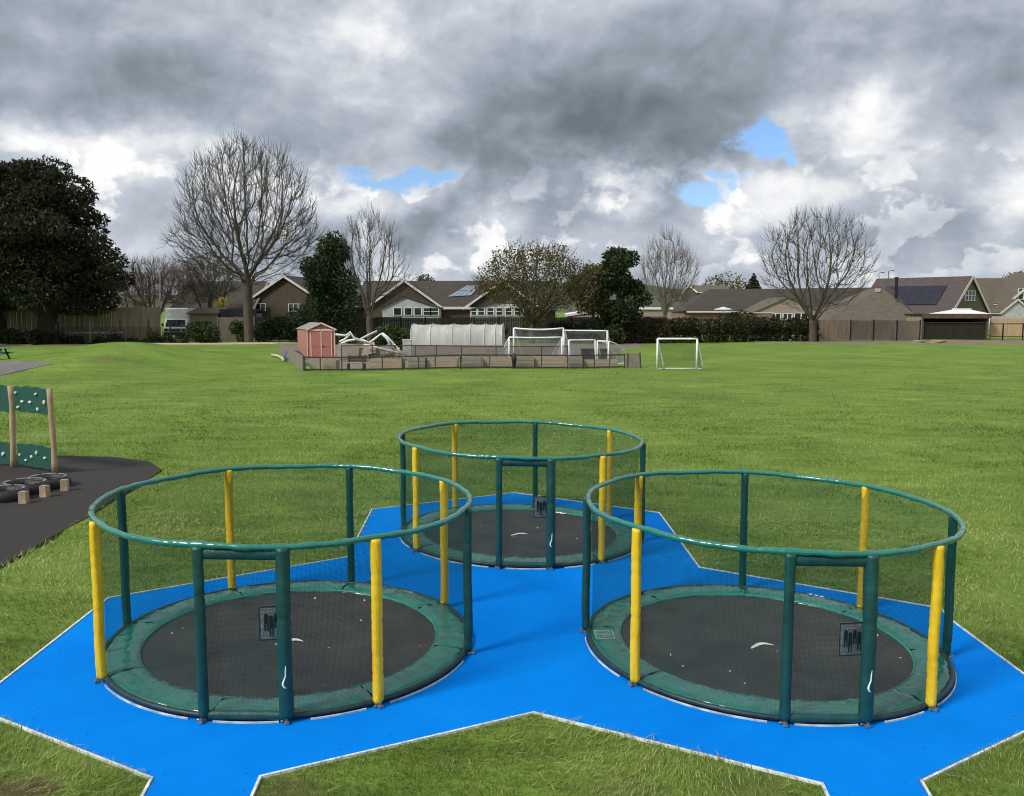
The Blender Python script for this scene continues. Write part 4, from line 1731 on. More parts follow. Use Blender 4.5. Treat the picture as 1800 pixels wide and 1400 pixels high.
def ellipsoid_pts(n, c, rad, seed, shell=.0, zmin=-1, power=1.0):
    r = np.random.default_rng(seed)
    out = []
    while len(out) < n:
        p = r.uniform(-1, 1, 3)
        l = np.linalg.norm(p)
        if l > 1 or l < shell * r.uniform(0, 1) or p[2] < zmin:
            continue
        out.append(np.array(c) + p * np.array(rad))
    return out


def make_tree(name, base, label, cat, tr_top, att, m, group=None, lean=(0, 0), bark=None, **kw):
    base = Vector(base)
    k = 6
    tp = [np.array((lean[0] * (i / k) ** 1.5 + .02 * math.sin(i), lean[1] * (i / k) ** 1.5, tr_top * i / k - (.15 if i == 0 else 0))) for i in range(k + 1)]
    tm, cm, nodes = tree_meshes(name, base, tp, att, m, bark=bark, **kw)
    t = thing(name, base, label, cat, group)
    inst('trunk', tm, t)
    inst('crown', cm, t)
    return t, nodes


def leaf_cloud(pts, size, seed, outward=None, droop=0.0, aspect=.6):
    """one small bent leaf-spray (two triangles) per point"""
    r = np.random.default_rng(seed)
    P_ = np.asarray(pts, float)
    n = len(P_)
    s = size * r.uniform(.6, 1.35, n)[:, None]
    d = r.normal(0, 1, (n, 3))
    if outward is not None:
        d = d * .55 + outward
    d[:, 2] -= droop
    d /= np.linalg.norm(d, axis=1, keepdims=True)
    q = r.normal(0, 1, (n, 3))
    u = np.cross(d, q)
    u /= np.linalg.norm(u, axis=1, keepdims=True)
    w = np.cross(u, d)
    a = P_ - d * s * .5
    b = P_ + u * s * aspect * .5 + w * s * .12
    c = P_ + d * s * .6
    e = P_ - u * s * aspect * .5 + w * s * .12
    V = np.stack([a, b, c, e], 1).reshape(-1, 3)
    i = np.arange(n) * 4
    F = np.concatenate([np.stack([i, i + 1, i + 2], 1), np.stack([i, i + 2, i + 3], 1)])
    tone = np.repeat(r.uniform(0, 1, n), 4)
    return V, F, tone


def slivers(pts, length, width, seed, outward):
    """fine side twigs: long thin triangles pointing out and up"""
    r = np.random.default_rng(seed)
    n = len(pts)
    d = outward * .9 + r.normal(0, .42, (n, 3))
    d[:, 2] += .45
    d /= np.linalg.norm(d, axis=1, keepdims=True)
    q = r.normal(0, 1, (n, 3))
    u = np.cross(d, q)
    u /= np.linalg.norm(u, axis=1, keepdims=True)
    L_ = length * r.uniform(.5, 1.3, n)[:, None]
    V = np.stack([pts - u * width / 2, pts + u * width / 2, pts + d * L_], 1).reshape(-1, 3)
    F = np.arange(n * 3).reshape(-1, 3)
    return V, F


def add_twigs(t, nodes, m, k, spread, length, width, seed, centre):
    r = np.random.default_rng(seed)
    p = np.repeat(nodes, k, 0)
    p = p + r.normal(0, spread, p.shape)
    o = p - np.array(centre)
    o /= np.linalg.norm(o, axis=1, keepdims=True) + 1e-9
    V, F = slivers(p, length, width, seed, o)
    inst('twigs', np_mesh('twigs', V, F, m), t)


def np_mesh(name, V, F, m, tone=None):
    me = bpy.data.meshes.new(name)
    V = np.ascontiguousarray(V, np.float32)
    F = np.ascontiguousarray(F, np.int32)
    me.vertices.add(len(V))
    me.vertices.foreach_set('co', V.ravel())
    k = F.shape[1]
    me.loops.add(F.size)
    me.loops.foreach_set('vertex_index', F.ravel())
    me.polygons.add(len(F))
    me.polygons.foreach_set('loop_start', np.arange(0, F.size, k, dtype=np.int32))
    me.update(calc_edges=True)
    me.validate()
    if tone is not None:
        at = me.attributes.new('tone', 'FLOAT', 'POINT')
        at.data.foreach_set('value', np.ascontiguousarray(tone, np.float32))
    me.materials.append(m)
    return me


def lobed(lobes, n, seed, fill=.35):
    """points on and in a set of ellipsoid lobes, with their outward direction"""
    r = np.random.default_rng(seed)
    w = np.array([l[1][0] * l[1][2] + l[1][0] * l[1][1] for l in lobes])
    idx = r.choice(len(lobes), n, p=w / w.sum())
    C = np.array([l[0] for l in lobes])[idx]
    A = np.array([l[1] for l in lobes])[idx]
    d = r.normal(0, 1, (n, 3))
    d /= np.linalg.norm(d, axis=1, keepdims=True)
    rad = np.where(r.random(n) < fill, r.uniform(.3, .9, n), r.normal(1.0, .09, n))[:, None]
    return C + d * A * rad, d


def leafy(name, base, label, cat, lobes, n, size, m, seed, trunk=None, bark=None, droop=.1, aspect=.6, group=None, crown='crown', fill=.35, outw=.6,
          cut=True, sprigs=0, sprig_len=1.0, sprig_m=None):
    base = Vector(base)
    pts, out = lobed(lobes, n, seed, fill)
    if cut:
        k = pts[:, 2] > .02
        pts, out = pts[k], out[k]
    V, F, tone = leaf_cloud(pts, size, seed + 1, out * outw, droop, aspect)
    t = thing(name, base, label, cat, group)
    if trunk:
        mb = MB()
        for pp, rr in trunk:
            mb.tube([Vector(p) + base for p in pp], rr, 9)
        mb.part('trunk' if cat == 'tree' else 'stem', bark or BARK_DARK, t, True)
    inst(crown, np_mesh(crown, V, F, m, tone), t)
    if sprigs:
        k = np.random.default_rng(seed + 3).choice(len(pts), sprigs, replace=False)
        V, F = slivers(pts[k], sprig_len, .035, seed + 4, out[k])
        inst('sprigs', np_mesh('sprigs', V, F, sprig_m or BARK), t)
    return t


def gz(px, D, py=600):
    x = P(px, py, D).x
    return Vector((x, D, H(x, D)))


def mpp(D):
    return D / FPX * 1.0


def fan(k, n, el, m_, seed, spread=1.0):
    rr = random.Random(seed)
    return [(k - (i % 2), (math.cos(i * 2.4 + rr.uniform(-.3, .3)) * spread, math.sin(i * 2.4) * spread * .8, el + rr.uniform(-.2, .5)), m_) for i in range(n)]


def build_trees():
    # big dark conifer on the left
    D = 82
    b = gz(88, D)
    m = mpp(D)

    def rel(px, py, dy=0.0, base=b, mm=m, DD=D):
        q = P(px, py, DD)
        return (q.x - base.x, dy, q.z - base.z)
    r = np.random.default_rng(3)
    lob = []
    prof = [(302, -60, 80), (325, -95, 118), (360, -120, 140), (405, -135, 165), (450, -140, 182), (495, -140, 195), (518, -120, 175)]
    for py, xa, xb in prof:
        k = 9
        for i in range(k):
            u = (i + r.uniform(.2, .8)) / k
            px = xa + (xb - xa) * u
            wdt = (xb - xa) * m / 2
            dy = (r.uniform(-.9, .9)) * wdt * math.sqrt(max(.05, 1 - (2 * u - 1) ** 2))
            c = rel(px, py + r.uniform(-8, 22), dy)
            s = r.uniform(1.0, 1.9)
            lob.append((c, (s * 1.25, s * 1.25, s * .78)))
    for (px, py, s) in ((170, 450, 1.2), (155, 420, 1.2), (178, 490, 1.2), (135, 380, 1.2), (205, 470, .75), (212, 505, .7), (190, 430, .75), (164, 385, .8), (134, 340, .8), (98, 312, .8), (52, 297, .8), (12, 298, .8), (-10, 305, .9),
                        (182, 525, .75), (160, 535, .7), (140, 532, .7), (30, 530, .7), (120, 530, .6)):
        lob.append((rel(px, py, r.uniform(-1.5, 1)), (s * 1.3, s * 1.3, s * .65)))
    for j in range(6):
        lob.append((rel(55, 500 - 32 * j, 0), (5.6 - .55 * j, 5.6 - .55 * j, 1.7)))
    tr = [([(0, 0, -.2), (-.3, 0, 1.5), (.1, 0, 3.2), (-.8, .2, 7), (-1.2, 0, 13)], [1.05, .8, .72, .5, .15]),
          ([(-.2, 0, 2.2), (-1.6, -.3, 4.5), (-3, -.3, 7)], [.5, .35, .2]), ([(.1, 0, 2.4), (1.8, .3, 4.4), (3.4, .2, 6)], [.45, .3, .15])]
    leafy('conifer_tree', b, 'large dense dark evergreen tree at the left edge', 'tree', lob, 80000, .36, L_CONIFER, 21, tr, BARK_DARK, droop=.25, aspect=.45, fill=.25)
    # second trunk at the very edge
    b = gz(2, 84)
    leafy('yew_tree', b, 'dark rounded evergreen cut off by the left edge, lower than the big one', 'tree',
          [((-1, 0, 4.4), (1.9, 1.6, 1.6)), ((-2.4, .5, 3.6), (1.8, 1.6, 1.5))], 2500, .4, L_CONIFER, 5,
          [([(0, 0, -.1), (0, 0, 2), (-.6, 0, 4)], [.62, .55, .3])], BARK_DARK)

    # tall bare tree
    D = 84
    b = gz(437, D)
    m = mpp(D)
    cz = (603 - 370) * m
    att = ellipsoid_pts(2000, (.3, 0, (603 - 384) * m), (6.4, 6.0, 6.7), 5, .35)
    att += ellipsoid_pts(480, (-3.6, 0, (603 - 432) * m), (3.5, 3.4, 2.7), 6)
    att += ellipsoid_pts(260, (4.0, 0, (603 - 425) * m), (3.2, 3, 2.2), 7)
    t, nodes = make_tree('bare_tree', b, 'tallest bare tree, round crown of fine branches above the bungalow left of the shed', 'tree', 6.0, att, BARK, step=.48, infl=3.6, kill=.62,
              tropism=(0, 0, .24), iters=90, seed=4, r0=.44, tip=.019, twigs=3, twig_len=(.8, 1.7), twig_up=.7, centre=(0, 0, 8.5), expo=.42, lean=(.1, 0),
              limbs=fan(6, 9, 1.0, 3, 1))
    add_twigs(t, nodes, BARK, 1, .1, .9, .032, 310, (0, 0, 7))
    # slim bare tree right of the ivy tree
    D = 82
    b = gz(650, D)
    m = mpp(D)
    att = ellipsoid_pts(620, (.2, 0, (603 - 452) * m), (2.8, 2.6, 3.7), 15, .2)
    att += ellipsoid_pts(120, (1.8, 0, (603 - 495) * m), (2.4, 2, 2.0), 16)
    att += ellipsoid_pts(70, (-1.2, 0, (603 - 480) * m), (2.0, 2, 2.2), 17)
    t, nodes = make_tree('bare_tree', b, 'slim upright bare tree just right of the dark ivy covered one', 'tree', 2.6, att, BARK, limbs=fan(6, 8, 2.6, 4, 2), step=.5, infl=4, kill=.60,
              tropism=(0, 0, .5), iters=70, seed=8, r0=.30, tip=.016, twigs=3, twig_len=(.8, 1.6), twig_up=.9, centre=(0, 0, 3.5), expo=.42)
    # bare tree on the right
    D = 86
    b = gz(1428, D)
    m = mpp(D)
    att = ellipsoid_pts(1300, (.2, 0, (603 - 468) * m), (5.4, 5.0, 5.0), 25, .35)
    t, nodes = make_tree('bare_tree', b, 'broad bare tree with a short trunk at the end of the hedge', 'tree', 2.2, att, BARK, limbs=fan(6, 9, 1.0, 5, 3), step=.5, infl=4, kill=.66,
              tropism=(0, 0, .20), iters=70, seed=12, r0=.36, tip=.018, twigs=3, twig_len=(.7, 1.5), twig_up=.75, centre=(0, 0, 4), expo=.45)
    # pale fan shaped tree behind the hedge
    D = 92
    b = gz(1168, D)
    m = mpp(D)
    att = ellipsoid_pts(700, (.4, 0, (600 - 492) * m), (2.9, 2.6, 3.4), 35, .1)
    t, nodes = make_tree('bare_tree', b, 'pale fan shaped bare tree right of the rounded evergreen', 'tree', 2.4, att, BARK_PALE, limbs=fan(6, 9, 3.0, 5, 4), step=.5, infl=4, kill=.60,
              tropism=(0, 0, .75), iters=70, seed=18, r0=.22, tip=.015, twigs=4, twig_len=(.9, 1.8), twig_up=1.1, centre=(0, 0, 2.0), expo=.40)
    add_twigs(t, nodes, BARK_PALE, 1, .1, 1.0, .03, 311, (0, 0, 1))
    # tree coming into leaf, in the middle
    D = 82
    b = gz(935, D)
    m = mpp(D)
    att = ellipsoid_pts(850, (.3, 0, (603 - 492) * m), (5.0, 4, 3.1), 45, .3)
    att += ellipsoid_pts(260, (-2.6, 0, (603 - 500) * m), (3.0, 3, 1.5), 46)
    att += ellipsoid_pts(200, (3.6, 0, (603 - 505) * m), (2.4, 2, 1.8), 47)
    t, nodes = make_tree('budding_tree', b, 'wide bushy tree coming into olive brown leaf behind the stored goals', 'tree', 1.6, att, BARK, limbs=fan(6, 9, .9, 4, 5), step=.5, infl=4, kill=.62,
                         tropism=(0, 0, .15), iters=60, seed=22, r0=.32, tip=.018, twigs=3, twig_len=(.5, 1.1), twig_up=.5, expo=.45)
    r = np.random.default_rng(9)
    sel = nodes[np.linalg.norm((nodes - np.array((.3, 0, 5.6))) / np.array((4.7, 4, 2.9)), axis=1) > .45]
    pts = np.repeat(sel, 12, 0)
    pts = pts + r.normal(0, .36, pts.shape)
    V, F, tone = leaf_cloud(pts, .23, 31)
    inst('leaves', np_mesh('leaves', V, F, L_SPRING, tone), t)
    add_twigs(t, nodes, BARK, 3, .2, .7, .03, 320, (0, 0, 2))
    # ivy covered tree left of centre
    D = 83
    b = gz(578, D)
    m = mpp(D)
    lob = []
    r = np.random.default_rng(13)
    for py, c, hw in ((435, 588, 10), (452, 582, 22), (470, 575, 38), (490, 572, 50), (510, 570, 55), (530, 572, 55), (552, 572, 50), (575, 575, 44), (592, 575, 40)):
        for i in range(5):
            q = P(c + hw * r.uniform(-1, 1), py + r.uniform(-8, 8), D)
            s = r.uniform(.6, 1.05)
            lob.append(((q.x - b.x, r.uniform(-1.2, 1.2), q.z - b.z), (s, s, s * 1.05)))
    t = leafy('ivy_tree', b, 'dark tree smothered in ivy rising behind the pink shed', 'tree', lob, 13000, .30, L_IVY, 33,
              [([(0, 0, -.1), (.1, 0, 4), (.4, 0, 9.2)], [.4, .3, .05])], BARK_DARK, droop=.15, sprigs=900, sprig_len=1.3)
    # rounded evergreen right of the budding tree
    b = gz(1085, D)
    lob = []
    for py, c, hw in ((452, 1088, 22), (470, 1088, 32), (490, 1090, 38), (510, 1092, 38), (530, 1090, 44), (552, 1085, 40), (575, 1080, 36), (592, 1080, 36)):
        for i in range(5):
            q = P(c + hw * r.uniform(-1, 1), py + r.uniform(-8, 8), D)
            s = r.uniform(.6, 1.0)
            lob.append(((q.x - b.x, r.uniform(-1.2, 1.2), q.z - b.z), (s, s, s)))
    leafy('evergreen_tree', b, 'rounded dark evergreen between the budding tree and the pale fan shaped tree', 'tree', lob, 13000, .30, L_IVY, 34,
          [([(0, 0, -.1), (.1, 0, 4), (.1, 0, 7)], [.3, .25, .05])], BARK_DARK, droop=.1, sprigs=350, sprig_len=.9)
    b = gz(1040, D + .5)
    lob = []
    for py, c, hw in ((480, 1045, 14), (495, 1042, 24), (515, 1040, 26), (540, 1045, 22)):
        for i in range(3):
            q = P(c + hw * r.uniform(-1, 1), py, D)
            lob.append(((q.x - b.x, r.uniform(-.8, .8), q.z - b.z), (.8, .8, .75)))
    leafy('olive_shrub', b, 'olive brown leafy shrub tucked against the rounded evergreen', 'shrub', lob, 3800, .24, L_SPRING, 36,
          [([(0, 0, -.1), (.1, 0, 2), (.1, 0, 4)], [.14, .1, .05])], BARK)
    # twiggy reddish trees left
    for k, (px, D, cpy, rx, rz_, lab, m_, n_) in enumerate(((275, 92, 505, 3.6, 2.6, 'reddish brown twiggy tree behind the white van and pale pole', BARK_RED, 800),
                                                           (372, 94, 495, 3.2, 2.5, 'olive brown twiggy tree between the white van and the tallest bare tree', BARK, 700),
                                                           (236, 96, 520, 2.6, 2.0, 'low reddish twiggy tree beside the big dark evergreen', BARK_RED, 480),
                                                           (325, 100, 510, 2.9, 2.2, 'small reddish twiggy tree above the white van roof', BARK_RED, 480))):
        b = gz(px, D)
        att = ellipsoid_pts(n_, (0, 0, (600 - cpy) * mpp(D)), (rx, 2.4, rz_), 60 + k, .2)
        t, nodes = make_tree('twiggy_tree', b, lab, 'tree', 2.0, att, m_, step=.45, limbs=fan(6, 7, 1.0, 3, 6 + k), infl=4, kill=.52, tropism=(0, 0, .15), iters=60, seed=70 + k,
                             r0=.22, tip=.021, twigs=4, twig_len=(.5, 1.2), twig_up=.4, expo=.42)
        add_twigs(t, nodes, m_, 5, .22, .75, .035, 300 + k, (0, 0, 1.5))
        if k in (1,):
            r2 = np.random.default_rng(k)
            pts = np.repeat(nodes, 2, 0) + r2.normal(0, .35, (len(nodes) * 2, 3))
            V, F, tone = leaf_cloud(pts, .15, 90 + k)
            inst('leaves', np_mesh('leaves', V, F, L_SPRING, tone), t)
    # far trees over the roofs
    for k, (px, D, py, rx, rz_, lab, m_) in enumerate(((1272, 170, 495, 4.0, 2.4, 'pale budding tree far behind the long roof', L_SPRING),
                                                      (1322, 165, 496, 1.4, 2.4, 'small dark pointed conifer above the long roof', L_CONIFER),
                                                      (1790, 170, 482, 3.2, 1.5, 'bushy treetop above the roof at the right edge', L_BROWN),
                                                      (748, 150, 492, 1.6, 1.8, 'small bare bush top above the roof ridge', L_BROWN))):
        b = gz(px, D)
        top = P(px, py, D).z
        lob = [((0, 0, top - 1), (rx, 2, rz_)), ((rx * .5, 0, top - 1.6), (rx * .7, 2, rz_ * .7)), ((-rx * .5, 0, top - 1.4), (rx * .6, 2, rz_ * .8))]
        if k == 1:
            lob = [((0, 0, top - 2 + .9 * i), (1.7 - .45 * i, 1.7 - .45 * i, .9)) for i in range(4)]
        leafy('far_tree', b, lab, 'tree', lob, 1500, .42, m_, 100 + k, [([(0, 0, -.1), (0, 0, top - 1)], [.2, .08])])
    # hedges and shrubs
    def hedge(name, lab, px0, px1, D0, D1, h_, n, m_, seed, size=.22, wid=.8):
        a, e = gz(px0, D0), gz(px1, D1)
        r2 = np.random.default_rng(seed)
        L_ = (e - a).length
        k = max(2, int(L_ / .9))
        lob = []
        for i in range(k + 1):
            q = (e - a) * (i / k)
            for zz_ in (h_ * .28, h_ * .72):
                lob.append(((q.x + r2.uniform(-.2, .2), q.y + r2.uniform(-.2, .2), q.z + zz_ + r2.uniform(-.08, .08)), (.75, wid, h_ * .36)))
        return leafy(name, a, lab, 'hedge', lob, n, size, m_, seed, droop=.05, crown='foliage', fill=.2)
    hedge('hedge', 'long clipped dark green hedge behind the small white goal', 1120, 1425, 85.5, 87.5, 2.15, 20000, L_HEDGE, 41)
    hedge('hedge', 'brownish hedge stretch between the evergreen and the clipped hedge', 1098, 1165, 84.2, 84.6, 2.2, 5200, L_BROWN, 42)
    for k, (px, D, w, h_, lab, m_) in enumerate(((30, 81, 1.8, 1.7, 'dark green shrub under the big evergreen, at the left edge', L_HEDGE),
                                                (72, 80.8, 1.1, 1.3, 'small dark shrub at the foot of the evergreen trunk', L_HEDGE),
                                                (352, 83.2, 1.7, 2.0, 'green shrub below the brown hut beside the white van', L_GREEN),
                                                (422, 84.6, 1.0, 2.1, 'bright green shrub against the tallest bare tree', L_GREEN),
                                                (703, 70, 1.6, 2.0, 'leafy green bush behind the heaped white frames', L_GREEN),
                                                (676, 72, 1.2, 1.7, 'darker leafy bush left of the green one behind the frames', L_HEDGE),
                                                (470, 86, 1.8, 2.3, 'dark shaded bush right of the tallest bare tree', L_IVY),
                                                (520, 86, 2.0, 2.6, 'dark shaded bush left of the ivy tree', L_IVY),
                                                (1000, 86.4, 1.8, 2.0, 'dark shaded bush behind the stored goals', L_IVY),
                                                (1060, 86.2, 2.0, 2.2, 'dark shaded bush under the rounded evergreen', L_IVY),
                                                (860, 86.5, 1.6, 1.6, 'dull green bush behind the polytunnel end', L_HEDGE))):
        b = gz(px, D)
        r2 = np.random.default_rng(200 + k)
        lob = [((r2.uniform(-.6, .6) * w, r2.uniform(-.4, .4), h_ * r2.uniform(.25, .75)), (w * .55, .7, h_ * .3)) for i in range(7)]
        leafy('shrub', b, lab, 'shrub', lob, 2600, .24, m_, 210 + k, crown='foliage', fill=.2)
    b = gz(394, 90)
    leafy('flowering_shrub', b, 'yellow flowering shrub by the eaves left of the tallest bare tree', 'shrub', [((0, 0, 3.9), (.5, .4, .4)), ((-.4, 0, 3.6), (.4, .4, .3))], 200, .2,
          L_YELLOW, 230, [([(0, 0, -.1), (0, 0, 3.8)], [.06, .03])], BARK, crown='foliage')
    b = gz(1305, 93)
    leafy('flowering_shrub', b, 'dark shrub dotted with white blossom by the brick garden wall', 'shrub', [((0, 0, 2.2), (1.5, .5, .8)), ((-1.4, 0, 2.0), (1.2, .5, .8))], 1500, .2,
          L_HEDGE, 231, [([(0, 0, -.1), (0, 0, 2)], [.08, .05])], BARK, crown='foliage')
    # bramble and weeds along the left fence
    a = gz(-60, 82.6)
    e = gz(330, 82.8)
    r2 = np.random.default_rng(77)
    n = 9000
    u = r2.random(n)
    hgt_ = np.abs(r2.normal(0, .38, n)) * (.75 + .5 * np.sin(u * 31) + .4 * np.sin(u * 77))
    pts = np.stack([a.x + (e.x - a.x) * u, a.y + r2.normal(0, .3, n), np.clip(hgt_, .02, 2.2) + hgt(a.x + (e.x - a.x) * u, a.y + 0 * u)], 1)
    V, F, tone = leaf_cloud(pts, .22, 78)
    o = bpy.data.objects.new('undergrowth', np_mesh('undergrowth', V, F, L_HEDGE, tone))
    COL.objects.link(o)
    tag(o, 'brambles and weeds growing along the foot of the left fence', 'undergrowth', None, 'stuff')


build_trees()

# ------------------------------------------------------------------ fences, houses, vehicles and poles behind the field
TILE_D = mat('dark_roof_tile', (.040, .033, .027), .85, .25, 1.3, .5, 6, stretch=(1, 1, 5), col2=(.066, .055, .044))
TILE_B = mat('brown_roof_tile', (.092, .076, .056), .85, .22, 1.3, .5, 6, stretch=(1, 1, 5), col2=(.135, .113, .085))
TILE_P = mat('purple_brown_tile', (.060, .046, .045), .8, .18, 1.3, .5, 6, stretch=(1, 1, 5), col2=(.092, .071, .068))
BRICK_D = mat('dark_brick', (.060, .046, .030), .9, .3, 3, .4, 12, col2=(.100, .078, .052))
BRICK_O = mat('olive_render', (.120, .098, .062), .9, .25, 1.5, .3, 10, col2=(.165, .138, .090))
BRICK_P = mat('pale_brick', (.26, .20, .165), .9, .25, 5, .4, 20, col2=(.38, .31, .26))
BRICK_R = mat('red_brick', (.20, .105, .080), .9, .25, 5, .4, 20, col2=(.28, .16, .125))
RENDER = mat('grey_render', (.36, .37, .37), .9, .2, 2, .3, 14, col2=(.50, .51, .51))
UPVC = mat('white_upvc', (.74, .74, .74), .5, .05, 5)
BARGE = mat('cream_bargeboard', (.62, .57, .53), .6, .08, 3)
GLASS = mat('window_glass', (.012, .014, .018), .08, .2, 2, spec=.8)
SOLAR_D = mat('solar_panel', (.012, .012, .022), .25, .2, 3, spec=.6)
SOLAR_L = mat('solar_glass', (.42, .47, .55), .18, .1, 3, metal=.75)  # pale base colour imitates the sky reflected in the panels
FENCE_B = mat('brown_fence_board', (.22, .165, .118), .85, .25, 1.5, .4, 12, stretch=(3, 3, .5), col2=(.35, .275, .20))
FENCE_K = mat('dark_fence_board', (.016, .014, .010), .85, .3, 1.5, .4, 12, stretch=(3, 3, .5), col2=(.030, .026, .018))  # near black: on the long brownish fence, tree shade put into the colour
FENCE_L = mat('light_fence_board', (.42, .29, .17), .8, .15, 1.5, .3, 12, stretch=(3, 3, .5), col2=(.54, .39, .24))
FENCE_G = mat('grey_brown_fence_board', (.13, .105, .085), .85, .25, 1.5, .4, 12, stretch=(3, 3, .5), col2=(.20, .165, .135))
TARFELT = mat('black_roof_felt', (.014, .014, .015), .8, .3, 2)


def board_fence(label, a, b, h0, h1, m, panel=1.85, group=None, name='board_fence', postm=None, postw=.11, boards=12, rise=.1):
    """a run of fence: posts, and between them panels each made of upright boards with open joints"""
    t = thing(name, a, label, 'fence', group)
    d = Vector((b.x - a.x, b.y - a.y, 0))
    L = d.length
    d.normalize()
    n = max(1, round(L / panel))
    nn = Vector((-d.y, d.x, 0))
    if nn.y > 0:
        nn = -nn
    yaw = math.atan2(d.y, d.x)
    for i in range(n + 1):
        p = a + d * (L * i / n)
        z = H(p.x, p.y)
        hh = h0 + (h1 - h0) * i / n
        MB().box((p.x, p.y, z + hh / 2 + .02), (postw, postw, hh + .08), yaw).part('post', postm or m, t)
    for i in range(n):
        mb = MB()
        hh = h0 + (h1 - h0) * (i + .5) / n + rng.uniform(-.05, .03)
        for k in range(boards):
            u = (i + (k + .5) / boards) / n
            p = a + d * (L * u)
            z = H(p.x, p.y)
            jj = rng.uniform(-.012, .012)
            mb.box((p.x + nn.x * jj, p.y + nn.y * jj, z + rise + (hh - rise) / 2), (L / n / boards * .93, .02, hh - rise + rng.uniform(-.02, .02)), yaw)
        mb.part('panel', m, t)
        for zz_ in (.35, hh - .3):
            p, q = a + d * (L * i / n), a + d * (L * (i + 1) / n)
            MB().bar(p + nn * -.04 + Vector((0, 0, H(p.x, p.y) + zz_ - p.z)), q + nn * -.04 + Vector((0, 0, H(q.x, q.y) + zz_ - q.z)), .05, .09).part('rail', m, t)
    return t


def top_h(px, py, D):
    q = P(px, py, D)
    return q.z - H(q.x, q.y)


a, b = gz(-90, 85.6), gz(282, 86)
board_fence('tall brown board fence at the left behind the big evergreen', a, b, top_h(0, 539, 85.6), top_h(282, 541, 86), FENCE_B)
a, b = gz(384, 86.6), gz(448, 86.6)
board_fence('short pinkish brown fence beside the bright green shrub', a, b, 2.4, 2.4, FENCE_G, panel=1.7)
a, b = gz(448, 88.4), gz(1090, 88.6)
board_fence('long brownish fence running behind the enclosure, tree shade painted into its black colour', a, b, 2.35, 2.35, FENCE_K, panel=2.4, boards=14)
a, b = gz(1418, 89), gz(1492, 89)
board_fence('short dark brown fence next to the broad bare tree', a, b, 1.95, 1.95, FENCE_B, panel=2)
a, b = gz(1494, 89), gz(1616, 89.4)
board_fence('grey brown board fence below the steep hipped roof', a, b, 2.05, 2.05, FENCE_G, panel=2.1, postm=BLACK)
a, b = gz(1740, 93), gz(1880, 93)
board_fence('pale new board fence at the right edge beyond dark railings', a, b, 2.2, 2.1, FENCE_L, panel=1.7, rise=.35)
a, b = gz(1738, 91.0), gz(1880, 90.6)
t = thing('post_and_rail_fence', a, 'dark post and rail fence in front of the pale new fence', 'fence')
for px in (1762, 1797, 1832, 1867):
    q = gz(px, 90.9)
    MB().box((q.x, q.y, q.z + .85), (.10, .10, 1.74)).part('post', BLACK, t)
MB().bar(a + up * 1.66, b + up * 1.66, .05, .09).part('rail', BLACK, t)
MB().bar(a + up * .35, b + up * .35, .05, .06).part('rail', BLACK, t)
# green mesh fence with a pale rail, at the left
t = thing('mesh_fence', gz(100, 83.5), 'low green mesh fence with one pale rail in front of the left board fence', 'fence')
ORG[t.name] = Vector(t.location)
for px in (103, 160, 212, 262, 300, 345, 362):
    q = gz(px, 83.4)
    hh = 2.1 if px < 290 else 1.6
    MB().box((q.x, q.y, q.z + hh / 2), (.09, .09, hh)).part('post', TAN2 if px == 160 else DARKRAIL, t)
a, b = gz(106, 83.3), gz(216, 83.3)
MB().bar(a + up * 1.02, b + up * 1.02, .05, .10).part('rail', mat('pale_green_rail', (.24, .28, .24), .6, .2, 3), t)
a, b = gz(103, 83.4), gz(362, 83.4)
uvnet('wire_mesh', [a + up * .1, b + up * .1, b + up * 1.6, a + up * 1.6], net_mat('green_mesh', (.03, .06, .035), .10, .18, .10), t, 6, 2)


def window(parent, c, r_, w, h_, cols, rows, fr=.07, m=None, out_=None):
    """window: white frame proud of the wall, dark panes behind it"""
    c = Vector(c)
    r_ = Vector(r_).normalized()
    n_ = Vector((r_.y, -r_.x, 0))
    mb = MB()
    for i in range(cols + 1):
        x = -w / 2 + w * i / cols
        mb.bar(c + r_ * x - up * h_ / 2 + n_ * .05, c + r_ * x + up * h_ / 2 + n_ * .05, fr, .06, n_)
    for j in range(rows + 1):
        z = -h_ / 2 + h_ * j / rows
        mb.bar(c - r_ * (w / 2 + fr / 2) + up * z + n_ * .048, c + r_ * (w / 2 + fr / 2) + up * z + n_ * .048, fr, .055, up)
    f = mb.part('window', m or UPVC, parent)
    mb = MB()
    q = [c - r_ * w / 2 - up * h_ / 2 + n_ * .025, c + r_ * w / 2 - up * h_ / 2 + n_ * .025, c + r_ * w / 2 + up * h_ / 2 + n_ * .025, c - r_ * w / 2 + up * h_ / 2 + n_ * .025]
    mb.poly(q)
    mb.part('pane', GLASS, f)
    return f


